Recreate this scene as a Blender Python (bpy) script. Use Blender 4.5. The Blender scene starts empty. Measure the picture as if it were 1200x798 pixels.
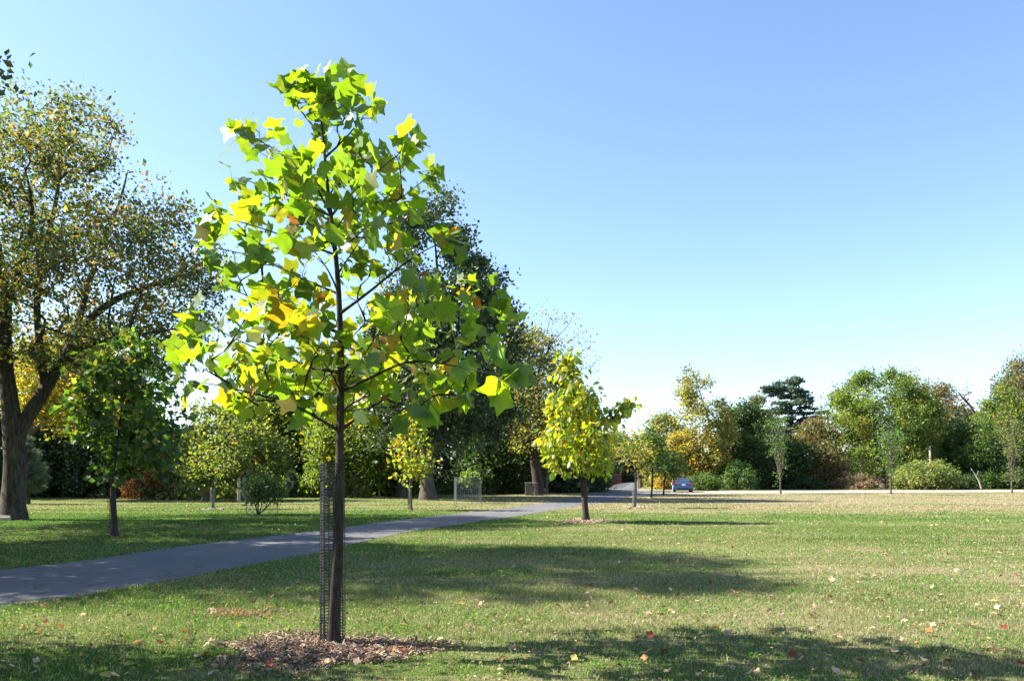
import bpy, bmesh, math, random, time
import numpy as np
from mathutils import Vector, noise as mnoise

T0 = time.time()
random.seed(7)
RNG = np.random.default_rng(7)
scene = bpy.context.scene
COL = scene.collection

# ------------------------------------------------------------------ camera maths
F, HY, EYE = 933.0, 558.0, 1.6          # focal length in photo pixels, horizon row, eye height (m)
def GD(py):                              # distance of the ground seen at row py
    return EYE * F / (py - HY)
def W(px, py, d):                        # a point seen at px,py standing d metres away
    return np.array(((px - 600.0) / F * d, d, EYE - (py - HY) / F * d))
def G(px, py):
    d = GD(py); return np.array(((px - 600.0) / F * d, d, 0.0))

SUN_EL = math.radians(41.0)
TO_SUN = np.array((-0.99 * math.cos(SUN_EL), 0.14 * math.cos(SUN_EL), math.sin(SUN_EL)))

# ------------------------------------------------------------------ object helpers
def tag(o, label=None, cat=None, group=None, kind=None):
    if label: o['label'] = label
    if cat: o['category'] = cat
    if group: o['group'] = group
    if kind: o['kind'] = kind
    return o
def empty(name, loc=(0, 0, 0), rz=0.0):
    o = bpy.data.objects.new(name, None); COL.objects.link(o)
    o.location = Vector([float(c) for c in loc]); o.rotation_euler = (0, 0, rz)
    o.empty_display_size = 0.2
    return o
def link_mesh(name, me, mat, parent=None, world=True):
    o = bpy.data.objects.new(name, me); COL.objects.link(o)
    if mat is not None and len(me.materials) == 0: me.materials.append(mat)
    if parent is not None:
        o.parent = parent
        if world:                        # vertices were given in world space
            me.transform(inv(parent))
    return o
def inv(e):
    from mathutils import Matrix
    return (Matrix.Translation(e.location) @ Matrix.Rotation(e.rotation_euler[2], 4, 'Z')).inverted()
def np_mesh(name, V, faces, cols=None, smooth=False):
    """V (n,3); faces list of int arrays (m,k), each with its own k"""
    V = np.asarray(V, dtype=np.float32)
    me = bpy.data.meshes.new(name)
    me.vertices.add(len(V)); me.vertices.foreach_set('co', V.ravel())
    faces = [np.asarray(f, dtype=np.int32) for f in faces if len(f)]
    loops = np.concatenate([f.ravel() for f in faces])
    totals = np.concatenate([np.full(len(f), f.shape[1], dtype=np.int32) for f in faces])
    starts = np.zeros(len(totals), dtype=np.int32); starts[1:] = np.cumsum(totals)[:-1]
    me.loops.add(len(loops)); me.loops.foreach_set('vertex_index', loops)
    me.polygons.add(len(totals)); me.polygons.foreach_set('loop_start', starts)
    try: me.polygons.foreach_set('loop_total', totals)
    except Exception: pass
    me.polygons.foreach_set('use_smooth', np.full(len(totals), smooth, dtype=bool))
    if cols is not None:
        a = me.color_attributes.new('col', 'FLOAT_COLOR', 'POINT')
        c = np.ones((len(V), 4), dtype=np.float32); c[:, :3] = cols
        a.data.foreach_set('color', c.ravel())
    me.update(calc_edges=True)
    return me

class MB:                                # collects simple solids for one part
    def __init__(s): s.v = []; s.f = {3: [], 4: []}; s.n = 0; s.ng = []
    def add(s, V, faces):
        V = np.asarray(V, float)
        for f in faces:
            f = [i + s.n for i in f]
            if len(f) in (3, 4): s.f[len(f)].append(f)
            else: s.ng.append(f)
        s.v.append(V); s.n += len(V)
    def box(s, c, size, rz=0.0, bev=0.0, taper=1.0, rx=0.0):
        hx, hy, hz = [q / 2 for q in size]
        if bev <= 0: bev = min(hx, hy, hz) * 0.12
        pts = []
        for z, k, e in ((-hz, 1, bev), (-hz + bev, 1, 0), (hz - bev, taper, 0), (hz, taper, bev)):
            X, Y = (hx * k - e), (hy * k - e); b = bev
            for sx, sy, ax in ((-1, -1, 1), (1, -1, 0), (1, 1, 1), (-1, 1, 0)):
                if ax: a = [(sx * X, sy * (Y - b)), (sx * (X - b), sy * Y)]
                else: a = [(sx * (X - b), sy * Y), (sx * X, sy * (Y - b))]
                for q in a: pts.append((q[0], q[1], z))
        P = np.array(pts)
        if rx:
            c_, s_ = math.cos(rx), math.sin(rx)
            P = np.stack([P[:, 0], P[:, 1] * c_ - P[:, 2] * s_, P[:, 1] * s_ + P[:, 2] * c_], 1)
        c_, s_ = math.cos(rz), math.sin(rz)
        P = np.stack([P[:, 0] * c_ - P[:, 1] * s_, P[:, 0] * s_ + P[:, 1] * c_, P[:, 2]], 1) + np.array(c)
        fs = []
        for k in range(3):
            for i in range(8):
                j = (i + 1) % 8
                fs.append((k * 8 + i, k * 8 + j, (k + 1) * 8 + j, (k + 1) * 8 + i))
        fs.append(tuple(range(7, -1, -1))); fs.append(tuple(range(24, 32)))
        s.add(P, fs); return s
    def tube(s, pts, r, k=8, cap=True):
        V, Fq = tube_arr(np.asarray(pts, float), np.full(len(pts), r) if np.isscalar(r) else np.asarray(r, float), k)
        fs = [tuple(q) for q in Fq]
        if cap:
            fs.append(tuple(range(k - 1, -1, -1))); m = len(V) - k
            fs.append(tuple(range(m, m + k)))
        s.add(V, fs); return s
    def disc_ring(s, c, r0, r1, axis, w, k=20):   # a wheel-like ring
        c = np.array(c, float); a = np.array(axis, float); a /= np.linalg.norm(a)
        u = np.cross(a, (0, 0, 1.0)); u /= np.linalg.norm(u); v = np.cross(a, u)
        P = []
        prof = [(r0, -w / 2), (r1 * .96, -w / 2), (r1, -w * .35), (r1, w * .35), (r1 * .96, w / 2), (r0, w / 2)]
        for i in range(k):
            t = 2 * math.pi * i / k
            for (r, o) in prof: P.append(c + (u * math.cos(t) + v * math.sin(t)) * r + a * o)
        m = len(prof); fs = []
        for i in range(k):
            for j in range(m):
                a0 = i * m + j; a1 = i * m + (j + 1) % m; b0 = ((i + 1) % k) * m + j; b1 = ((i + 1) % k) * m + (j + 1) % m
                fs.append((a0, a1, b1, b0))
        s.add(P, fs); return s
    def build(s, name, mat, parent=None, smooth=False, world=True):
        me = bpy.data.meshes.new(name)
        V = np.concatenate(s.v)
        me.from_pydata([tuple(map(float, p)) for p in V], [], s.f[3] + s.f[4] + s.ng)
        if smooth: me.polygons.foreach_set('use_smooth', [True] * len(me.polygons))
        me.update()
        return link_mesh(name, me, mat, parent, world)

def tube_arr(P, R, k):
    n = len(P)
    T = np.gradient(P, axis=0); T /= (np.linalg.norm(T, axis=1, keepdims=True) + 1e-9)
    m = np.abs(T.mean(axis=0)); ref = np.zeros(3); ref[int(np.argmin(m))] = 1.0
    U = np.cross(T, ref); U /= (np.linalg.norm(U, axis=1, keepdims=True) + 1e-9)
    Vv = np.cross(T, U)
    a = np.arange(k) * 2 * math.pi / k
    ring = (U[:, None, :] * np.cos(a)[None, :, None] + Vv[:, None, :] * np.sin(a)[None, :, None])
    V = P[:, None, :] + ring * R[:, None, None]
    i = np.arange(n - 1)[:, None] * k; j = np.arange(k)[None, :]; j2 = (j + 1) % k
    Fq = np.stack([i + j, i + j2, i + k + j2, i + k + j], -1).reshape(-1, 4)
    return V.reshape(-1, 3), Fq

def tubes_mesh(name, polys, mat, parent, lump=0.0):
    Vs, Fs, off = [], [], 0
    for (P, R, k) in polys:
        V, Fq = tube_arr(P, R, k)
        if lump > 0 and R.max() > 0.04:
            ang = np.tile(np.arange(k) * 2 * math.pi / k, len(P))
            zz = V[:, 2]
            rr = np.repeat(R, k)
            cen = np.repeat(P, k, axis=0)
            w = lump * (np.sin(ang * 3 + zz * 1.3) * .5 + np.sin(ang * 5 - zz * 2.1) * .35 + np.sin(ang * 2 + zz * .5) * .4)
            V = cen + (V - cen) * (1 + w)[:, None]
        Vs.append(V); Fs.append(Fq + off); off += len(V)
    me = np_mesh(name, np.concatenate(Vs), [np.concatenate(Fs)], smooth=True)
    return link_mesh(name, me, mat, parent)

# ------------------------------------------------------------------ materials
def new_mat(name):
    m = bpy.data.materials.new(name); m.use_nodes = True
    nt = m.node_tree; nt.nodes.clear()
    return m, nt
def N(nt, typ, **kw):
    n = nt.nodes.new(typ)
    for k, v in kw.items(): setattr(n, k, v)
    return n
def L(nt, a, b): nt.links.new(a, b)
def mixrgb(nt, blend, fac, a, b):
    n = N(nt, 'ShaderNodeMix', data_type='RGBA', blend_type=blend)
    for sock, val in ((n.inputs[0], fac), (n.inputs[6], a), (n.inputs[7], b)):
        if hasattr(val, 'is_output') or hasattr(val, 'links'): L(nt, val, sock)
        elif isinstance(val, (int, float)): sock.default_value = val
        else: sock.default_value = (*val, 1)
    return n.outputs[2]
def mathn(nt, op, a, b=None, c=None, clamp=False):
    n = N(nt, 'ShaderNodeMath', operation=op); n.use_clamp = clamp
    for i, val in enumerate((a, b, c)):
        if val is None: continue
        if isinstance(val, (int, float)): n.inputs[i].default_value = val
        else: L(nt, val, n.inputs[i])
    return n.outputs[0]
def noise_tex(nt, vec, scale, detail=4, rough=.55):
    n = N(nt, 'ShaderNodeTexNoise'); n.inputs['Scale'].default_value = scale
    n.inputs['Detail'].default_value = detail; n.inputs['Roughness'].default_value = rough
    if vec is not None: L(nt, vec, n.inputs['Vector'])
    return n
def ramp(nt, fac, stops, interp='LINEAR'):
    r = N(nt, 'ShaderNodeValToRGB'); r.color_ramp.interpolation = interp
    e = r.color_ramp.elements
    while len(e) < len(stops): e.new(0.5)
    for i, (p, c) in enumerate(stops):
        e[i].position = p; e[i].color = (*c, 1) if len(c) == 3 else c
    L(nt, fac, r.inputs[0]); return r.outputs[0]

def leaf_mat(name, trans=(2.2, 2.3, 0.8), tf=0.45, rough=.5, spec=.35, vein=0.0, nrm=0.0):
    m, nt = new_mat(name)
    out = N(nt, 'ShaderNodeOutputMaterial')
    at = N(nt, 'ShaderNodeAttribute', attribute_name='col')
    geo = N(nt, 'ShaderNodeNewGeometry')
    tc = N(nt, 'ShaderNodeTexCoord')
    nz = noise_tex(nt, tc.outputs['Object'], 14 if vein else 1.6, 3)
    v = mathn(nt, 'MULTIPLY_ADD', nz.outputs[0], .7, .65)
    base = mixrgb(nt, 'MULTIPLY', 1.0, at.outputs['Color'], (1, 1, 1))
    vm = N(nt, 'ShaderNodeVectorMath', operation='SCALE'); L(nt, base, vm.inputs[0]); L(nt, v, vm.inputs[3])
    base = vm.outputs[0]
    # paler underside
    under = mixrgb(nt, 'MIX', mathn(nt, 'MULTIPLY', geo.outputs['Backfacing'], .35), base, (.16, .2, .12))
    p = N(nt, 'ShaderNodeBsdfPrincipled'); L(nt, under, p.inputs['Base Color'])
    p.inputs['Roughness'].default_value = rough; p.inputs['Specular IOR Level'].default_value = spec
    t = N(nt, 'ShaderNodeBsdfTranslucent')
    L(nt, mixrgb(nt, 'MULTIPLY', 1.0, base, trans), t.inputs['Color'])
    mx = N(nt, 'ShaderNodeMixShader'); mx.inputs[0].default_value = tf
    L(nt, p.outputs[0], mx.inputs[1]); L(nt, t.outputs[0], mx.inputs[2]); L(nt, mx.outputs[0], out.inputs[0])
    return m

def bark_mat(name, c1=(.045, .035, .028), c2=(.16, .13, .105), scale=6.0, bump=.6):
    m, nt = new_mat(name)
    out = N(nt, 'ShaderNodeOutputMaterial'); p = N(nt, 'ShaderNodeBsdfPrincipled')
    tc = N(nt, 'ShaderNodeTexCoord'); mp = N(nt, 'ShaderNodeMapping'); mp.inputs['Scale'].default_value = (1, 1, .16)
    L(nt, tc.outputs['Object'], mp.inputs[0])
    n1 = noise_tex(nt, mp.outputs[0], scale * 3, 8, .7); n2 = noise_tex(nt, tc.outputs['Object'], scale * .4, 3)
    f = mathn(nt, 'ADD', mathn(nt, 'MULTIPLY', n1.outputs[0], .75), mathn(nt, 'MULTIPLY', n2.outputs[0], .25))
    L(nt, ramp(nt, f, [(.38, c1), (.62, c2)]), p.inputs['Base Color'])
    p.inputs['Roughness'].default_value = .9; p.inputs['Specular IOR Level'].default_value = .15
    b = N(nt, 'ShaderNodeBump'); b.inputs['Strength'].default_value = bump; b.inputs['Distance'].default_value = .03 if scale < 10 else .012
    L(nt, n1.outputs[0], b.inputs['Height']); L(nt, b.outputs[0], p.inputs['Normal']); L(nt, p.outputs[0], out.inputs[0])
    return m

def plain_mat(name, c, rough=.6, metal=0.0, var=.25, scale=8.0, spec=.5, bump=0.0, coat=0.0):
    m, nt = new_mat(name)
    out = N(nt, 'ShaderNodeOutputMaterial'); p = N(nt, 'ShaderNodeBsdfPrincipled')
    tc = N(nt, 'ShaderNodeTexCoord'); nz = noise_tex(nt, tc.outputs['Object'], scale, 5)
    a = tuple(max(0, q * (1 - var)) for q in c); b_ = tuple(min(1, q * (1 + var)) for q in c)
    L(nt, ramp(nt, nz.outputs[0], [(.3, a), (.7, b_)]), p.inputs['Base Color'])
    p.inputs['Roughness'].default_value = rough; p.inputs['Metallic'].default_value = metal
    p.inputs['Specular IOR Level'].default_value = spec; p.inputs['Coat Weight'].default_value = coat
    if bump:
        b = N(nt, 'ShaderNodeBump'); b.inputs['Strength'].default_value = bump; b.inputs['Distance'].default_value = .02
        L(nt, nz.outputs[0], b.inputs['Height']); L(nt, b.outputs[0], p.inputs['Normal'])
    L(nt, p.outputs[0], out.inputs[0]); return m

GREEN_G = (.080, .128, .026); LUSH = (.054, .110, .014); TAN = (.31, .27, .135); PINK = (.27, .22, .13)
def turf_factor(nt):
    """how dry the lawn is at a place: patches, and belts across the field"""
    geo = N(nt, 'ShaderNodeNewGeometry'); sp = N(nt, 'ShaderNodeSeparateXYZ'); L(nt, geo.outputs['Position'], sp.inputs[0])
    mp = N(nt, 'ShaderNodeMapping'); mp.inputs['Scale'].default_value = (.45, 1.0, 1.0); L(nt, geo.outputs['Position'], mp.inputs[0])
    a = noise_tex(nt, mp.outputs[0], .32, 3).outputs[0]; b = noise_tex(nt, mp.outputs[0], 1.5, 4).outputs[0]
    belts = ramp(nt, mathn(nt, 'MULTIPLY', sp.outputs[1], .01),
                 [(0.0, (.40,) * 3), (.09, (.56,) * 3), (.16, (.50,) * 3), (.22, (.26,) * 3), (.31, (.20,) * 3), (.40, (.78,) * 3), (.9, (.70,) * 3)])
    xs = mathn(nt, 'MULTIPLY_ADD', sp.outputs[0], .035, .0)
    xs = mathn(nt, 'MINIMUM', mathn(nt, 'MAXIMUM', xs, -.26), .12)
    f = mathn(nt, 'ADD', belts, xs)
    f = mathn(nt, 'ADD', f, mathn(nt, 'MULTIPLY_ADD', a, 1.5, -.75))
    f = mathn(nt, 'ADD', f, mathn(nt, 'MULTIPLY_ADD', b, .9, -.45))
    return f, geo
def ground_mat():
    m, nt = new_mat('turf soil'); out = N(nt, 'ShaderNodeOutputMaterial'); p = N(nt, 'ShaderNodeBsdfPrincipled')
    f, geo = turf_factor(nt)
    fine = noise_tex(nt, geo.outputs['Position'], 9, 8, .8).outputs[0]
    f2 = mathn(nt, 'ADD', f, mathn(nt, 'MULTIPLY_ADD', fine, 2.2, -1.1), clamp=True)
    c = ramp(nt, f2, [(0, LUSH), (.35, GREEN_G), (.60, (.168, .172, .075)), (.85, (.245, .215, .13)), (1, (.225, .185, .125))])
    sp = noise_tex(nt, geo.outputs['Position'], 28, 4, .8).outputs[0]
    c = mixrgb(nt, 'MULTIPLY', ramp(nt, sp, [(.3, (.5,) * 3), (.6, (0,) * 3)]), c, (.25, .22, .15))
    L(nt, c, p.inputs['Base Color']); p.inputs['Roughness'].default_value = 1; p.inputs['Specular IOR Level'].default_value = .05
    b = N(nt, 'ShaderNodeBump'); b.inputs['Strength'].default_value = .8; b.inputs['Distance'].default_value = .04
    L(nt, fine, b.inputs['Height']); L(nt, b.outputs[0], p.inputs['Normal']); L(nt, p.outputs[0], out.inputs[0])
    return m
def blade_mat():
    m, nt = new_mat('grass blades'); out = N(nt, 'ShaderNodeOutputMaterial'); p = N(nt, 'ShaderNodeBsdfPrincipled')
    f, geo = turf_factor(nt)
    at = N(nt, 'ShaderNodeAttribute', attribute_name='col'); s = N(nt, 'ShaderNodeSeparateColor'); L(nt, at.outputs['Color'], s.inputs[0])
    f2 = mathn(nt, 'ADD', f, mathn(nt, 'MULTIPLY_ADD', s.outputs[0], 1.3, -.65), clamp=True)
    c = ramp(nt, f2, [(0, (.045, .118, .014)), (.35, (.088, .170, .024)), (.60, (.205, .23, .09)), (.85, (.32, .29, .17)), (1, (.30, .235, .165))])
    vm = N(nt, 'ShaderNodeVectorMath', operation='SCALE'); L(nt, c, vm.inputs[0]); L(nt, mathn(nt, 'MULTIPLY_ADD', s.outputs[1], .7, .65), vm.inputs[3])
    L(nt, vm.outputs[0], p.inputs['Base Color']); p.inputs['Roughness'].default_value = .6; p.inputs['Specular IOR Level'].default_value = .25
    t = N(nt, 'ShaderNodeBsdfTranslucent'); L(nt, mixrgb(nt, 'MULTIPLY', 1.0, vm.outputs[0], (1.7, 1.8, .8)), t.inputs['Color'])
    mx = N(nt, 'ShaderNodeMixShader'); mx.inputs[0].default_value = .28
    L(nt, p.outputs[0], mx.inputs[1]); L(nt, t.outputs[0], mx.inputs[2]); L(nt, mx.outputs[0], out.inputs[0]); return m
def asphalt_mat(name, c1, c2):
    m, nt = new_mat(name); out = N(nt, 'ShaderNodeOutputMaterial'); p = N(nt, 'ShaderNodeBsdfPrincipled')
    geo = N(nt, 'ShaderNodeNewGeometry')
    a = noise_tex(nt, geo.outputs['Position'], .35, 5, .6).outputs[0]; g = noise_tex(nt, geo.outputs['Position'], 60, 4, .8).outputs[0]
    vr = N(nt, 'ShaderNodeTexVoronoi'); vr.feature = 'DISTANCE_TO_EDGE'; vr.inputs['Scale'].default_value = .28
    wv = N(nt, 'ShaderNodeVectorMath', operation='ADD'); L(nt, geo.outputs['Position'], wv.inputs[0])
    nn = noise_tex(nt, geo.outputs['Position'], 1.2, 5); L(nt, nn.outputs['Color'], wv.inputs[1]); L(nt, wv.outputs[0], vr.inputs['Vector'])
    f = mathn(nt, 'ADD', mathn(nt, 'MULTIPLY', a, .6), mathn(nt, 'MULTIPLY', g, .4))
    c = ramp(nt, f, [(.35, c1), (.65, c2)])
    crack = ramp(nt, vr.outputs[0], [(0, (1, 1, 1)), (.012, (0, 0, 0))])
    c = mixrgb(nt, 'MULTIPLY', mathn(nt, 'MULTIPLY', crack, .55), c, (.25, .25, .25))
    L(nt, c, p.inputs['Base Color']); p.inputs['Roughness'].default_value = .85; p.inputs['Specular IOR Level'].default_value = .3
    b = N(nt, 'ShaderNodeBump'); b.inputs['Strength'].default_value = .4; b.inputs['Distance'].default_value = .01
    L(nt, g, b.inputs['Height']); L(nt, b.outputs[0], p.inputs['Normal']); L(nt, p.outputs[0], out.inputs[0]); return m

M_LEAF = leaf_mat('foliage')
M_BIG = leaf_mat('broad leaves', trans=(3.5, 3.05, .6), tf=.53, rough=.42, spec=.45, vein=1)
M_DARKLEAF = leaf_mat('waxy foliage', trans=(1.6, 1.6, .8), tf=.25, rough=.4, spec=.5)
M_NEEDLE = leaf_mat('needles', trans=(1.3, 1.3, 1.0), tf=.25, rough=.5, spec=.4)
M_LITTER = leaf_mat('dry leaf', trans=(1.3, 1.1, .7), tf=.25, rough=.75, spec=.15, vein=1)
M_BARK = bark_mat('bark')
M_BARKD = bark_mat('dark bark', (.022, .017, .013), (.075, .06, .048))
M_BARKY = bark_mat('sapling bark', (.014, .011, .009), (.062, .05, .038), 14, .5)
M_BARKP = bark_mat('pale dead wood', (.22, .19, .15), (.42, .38, .32), 6, .4)
M_PLASTIC = plain_mat('black plastic mesh', (.012, .012, .013), .45, var=.2)
M_WIRE = plain_mat('galvanised wire', (.20, .21, .22), .45, .6)
M_STEEL = plain_mat('steel post', (.17, .175, .17), .5, .3)
M_WOODP = plain_mat('weathered stake', (.34, .28, .19), .85, var=.3)

# ------------------------------------------------------------------ leaf templates (length 1 along +Y, normal +Z)
def T_rhomb():
    return np.array([(0, 0, 0), (.32, .45, .07), (0, 1, -.03), (-.32, .45, .07)]), [(0, 1, 2, 3)]
def T_oval():
    pts = [(0, 0, 0), (.22, .18, .05), (.32, .42, .07), (.24, .7, .02), (0, 1, -.13), (-.24, .7, .02), (-.32, .42, .07), (-.22, .18, .05), (0, .45, -.03)]
    return np.array(pts), [(0, 1, 8), (1, 2, 8), (2, 3, 8), (3, 4, 8), (4, 5, 8), (5, 6, 8), (6, 7, 8), (7, 0, 8)]
def T_tulip(bend=.18, fold=.22):
    h = [(0, .03), (.15, -.05), (.32, -.04), (.46, .03), (.57, .18), (.47, .31), (.41, .43), (.43, .58), (.51, .82), (.37, .84), (.19, .79), (0, .73)]
    pts = [(x, y) for x, y in h] + [(-x, y) for x, y in h[-2:0:-1]]
    P = [(x, y, fold * abs(x) ** 1.1 - bend * (y - .3) ** 2 - bend * abs(x) ** 2.5 * 2.5) for x, y in pts]
    n = len(P); mid = [(0, .22, -.01), (0, .5, -.02)]
    P += mid; fs = []
    for i in range(n):
        j = (i + 1) % n; y = (pts[i][1] + pts[j][1]) / 2
        fs.append((i, j, n if y < .36 else n + 1))
    k1 = 6; k2 = n - 6                     # sinus points, bridge between the two centres
    fs.append((5, n + 1, n)); fs.append((n - 5, n, n + 1))
    return np.array(P), fs
def T_needle():
    P, fs = [], []
    for i in range(5):
        a = i * 2 * math.pi / 5 + .3; dx, dz = math.cos(a) * .30, math.sin(a) * .30
        b = len(P); px, pz = -math.sin(a) * .035, math.cos(a) * .035
        P += [(px, 0, pz), (-px, 0, -pz), (dx, 1, dz)]; fs.append((b, b + 1, b + 2))
    return np.array(P), fs
TEMPL = {'rhomb': T_rhomb(), 'oval': T_oval(), 'tulip': T_tulip(), 'needle': T_needle()}

def unit(v): return v / (np.linalg.norm(v, axis=-1, keepdims=True) + 1e-9)
def leaves_arr(C, size, axis, normal, cols, templ, warp=None):
    P, fs = templ
    Y = unit(axis); Z = normal - (normal * Y).sum(1, keepdims=True) * Y; Z = unit(Z); X = np.cross(Y, Z)
    n, k = len(C), len(P)
    Pz = np.repeat(P[None], n, 0)
    if warp is not None:                  # each leaf curls its own way
        Pz = Pz.copy(); Pz[:, :, 2] *= warp[:, None]
    V = (Pz[:, :, 0:1] * X[:, None] + Pz[:, :, 1:2] * Y[:, None] + Pz[:, :, 2:3] * Z[:, None]) * size[:, None, None] + C[:, None]
    F_ = np.array(fs)[None] + (np.arange(n) * k)[:, None, None]
    return V.reshape(-1, 3), F_.reshape(-1, F_.shape[2]), np.repeat(cols, k, axis=0)
def pick_cols(rng, pal, n, clump_of=None, ncl=0, mix=.55, jit=.22):
    c = np.array([p[0] for p in pal]); w = np.array([p[1] for p in pal], float); w /= w.sum()
    idx = rng.choice(len(pal), n, p=w)
    if clump_of is not None:
        ci = rng.choice(len(pal), ncl, p=w)
        use = rng.random(n) < mix; idx = np.where(use, ci[clump_of], idx)
    col = c[idx] * (1 + jit * rng.standard_normal((n, 1)))
    col *= 1 + .08 * rng.standard_normal((n, 3))
    return np.clip(col, .004, .85)

# ------------------------------------------------------------------ tree growing
class Skel:
    def __init__(s): s.pos = []; s.par = []; s.dir = []; s.att = []; s.polys = []; s.cnt = None; s.major = []
    def line(s, pts, parent=-1, attach=True, step=.5, major=False):
        pts = np.asarray(pts, float)
        seg = np.linalg.norm(np.diff(pts, axis=0), axis=1); L_ = np.concatenate([[0], np.cumsum(seg)])
        n = max(2, int(L_[-1] / step) + 1); t = np.linspace(0, L_[-1], n)
        # smooth through the points
        Q = np.stack([np.interp(t, L_, pts[:, i]) for i in range(3)], 1)
        for _ in range(2):
            if len(Q) > 3: Q[1:-1] = Q[1:-1] * .5 + (Q[:-2] + Q[2:]) * .25
        idx = []
        if parent >= 0: idx.append(parent); Q = Q[1:]
        last = parent
        for i, q in enumerate(Q):
            d = unit(Q[min(i + 1, len(Q) - 1)] - Q[max(i - 1, 0)]) if len(Q) > 1 else np.array((0, 0, 1.))
            s.pos.append(q); s.par.append(last); s.dir.append(d); s.att.append(attach if not callable(attach) else attach(q))
            last = len(s.pos) - 1; idx.append(last)
        s.polys.append(idx); s.major.append(major)
        return idx
    def nearest(s, p):
        P = np.array(s.pos); return int(np.argmin(np.linalg.norm(P - p, axis=1)))
    def grow(s, rng, atts, step=.6, up=.12, curve=.35, wig=.05, low=.9):
        n0 = len(s.pos); cap = n0 + len(atts) * 14
        POS = np.zeros((cap, 3)); POS[:n0] = np.array(s.pos); OK = np.zeros(cap, bool); OK[:n0] = s.att; n = n0
        s.tips = []
        base = np.array(s.pos[0])
        order = np.argsort(np.linalg.norm((atts - base) * np.array((1, 1, .8)), axis=1))
        for ai in order:
            a = atts[ai]
            D = a - POS[:n]; dist = np.linalg.norm(D, axis=1) + 1e-6
            hd = np.linalg.norm(D[:, :2], axis=1)
            cost = dist + low * np.maximum(0, .45 * hd - D[:, 2]) + np.where(OK[:n], 0, 1e6)
            j = int(np.argmin(cost)); p0 = POS[j]; d = dist[j]
            m = int(min(12, max(2, math.ceil(d / step))))
            c = p0 + np.asarray(s.dir[j]) * d * curve + np.array((0, 0, up * d))
            t = np.linspace(0, 1, m + 1)[:, None]
            Q = (1 - t) ** 2 * p0 + 2 * t * (1 - t) * c + t ** 2 * a
            Q[1:-1] += rng.standard_normal((m - 1, 3)) * wig * d / m
            idx = [j]; last = j
            for i in range(1, m + 1):
                s.pos.append(Q[i]); s.par.append(last); s.dir.append(unit(Q[i] - Q[i - 1])); s.att.append(True)
                POS[n] = Q[i]; OK[n] = True; last = n; idx.append(n); n += 1
            s.polys.append(idx); s.major.append(False); s.tips.append((last, ai))
        s.cnt = np.full(n, .35)
        for (t_, ai) in s.tips: s.cnt[t_] += 1
        for i in range(n - 1, -1, -1):
            if s.par[i] >= 0: s.cnt[s.par[i]] += s.cnt[i]
    def radii(s, r_base, r_tip):
        c = s.cnt; e = math.log(r_base / r_tip) / math.log(max(2, c.max()))
        return r_tip * np.maximum(c, .35) ** e
    def tube_list(s, R, sides_big=12, flare=None):
        P = np.array(s.pos); out = []
        for k, idx in enumerate(s.polys):
            pts = P[idx]; r = R[idx].copy()
            if k > 0 and len(idx) > 1: r[0] = min(r[0], r[1] * 1.35)
            if k > 0: r[-1] *= .45
            rm = r.max(); kk = 4 if rm < .02 else 5 if rm < .05 else 8 if rm < .15 else sides_big
            if k == 0 and flare:
                z = pts[:, 2] - pts[0, 2]
                r = r * (1 + flare * np.exp(-z / (R[0] * 1.6)))
                # more rings where the trunk flares
            out.append((pts, r, kk))
        return out

def prof_fn(prof):
    a = np.array(sorted(prof), float)
    return lambda py: (np.interp(py, a[:, 0], a[:, 1]), np.interp(py, a[:, 0], a[:, 2]))
def auto_prof(top, bot, xl, xr, peak=None, tp=.55, bw=.55, mid=.55):
    cx = (xl + xr) / 2; hw = (xr - xl) / 2; peak = cx if peak is None else peak
    out = []
    for t in np.linspace(0, 1, 14):
        w = (t / mid) ** tp if t < mid else 1 - (1 - bw) * ((t - mid) / (1 - mid)) ** 2
        w = max(.05, min(1, w)); c = cx if t > mid else peak + (cx - peak) * (t / mid)
        out.append((top + (bot - top) * t, c - w * hw, c + w * hw))
    return out
def sample_crown(rng, prof, d, n, shell=.6, gap=.0, gs=.35, depth=1.0, seed=0.):
    f = prof_fn(prof); ys = np.array([p[0] for p in prof]); y0, y1 = ys.min(), ys.max()
    out = []
    tries = 0
    ww = max((p[2] - p[1]) for p in prof)
    while len(out) < n and tries < 60:
        tries += 1
        m = n * 3
        py = rng.uniform(y0, y1, m); xl, xr = f(py); keep = rng.random(m) < ((xr - xl) / ww) ** 1.4 + .02
        py, xl, xr = py[keep], xl[keep], xr[keep]; m = len(py)
        r = rng.random(m) ** (.5 * (1 - shell) + .18 * shell); th = rng.uniform(0, 2 * math.pi, m)
        hw = (xr - xl) / 2 / F * d; cx = ((xl + xr) / 2 - 600) / F * d
        X = cx + hw * r * np.cos(th); Y = d + hw * depth * r * np.sin(th); Z = EYE - (py - HY) / F * d
        for x, y, z in zip(X, Y, Z):
            if gap > 0 and mnoise.noise(Vector((x * gs + seed, y * gs, z * gs * 1.3))) < gap - .45: continue
            out.append((x, y, z))
            if len(out) >= n: break
    return np.array(out)

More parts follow.
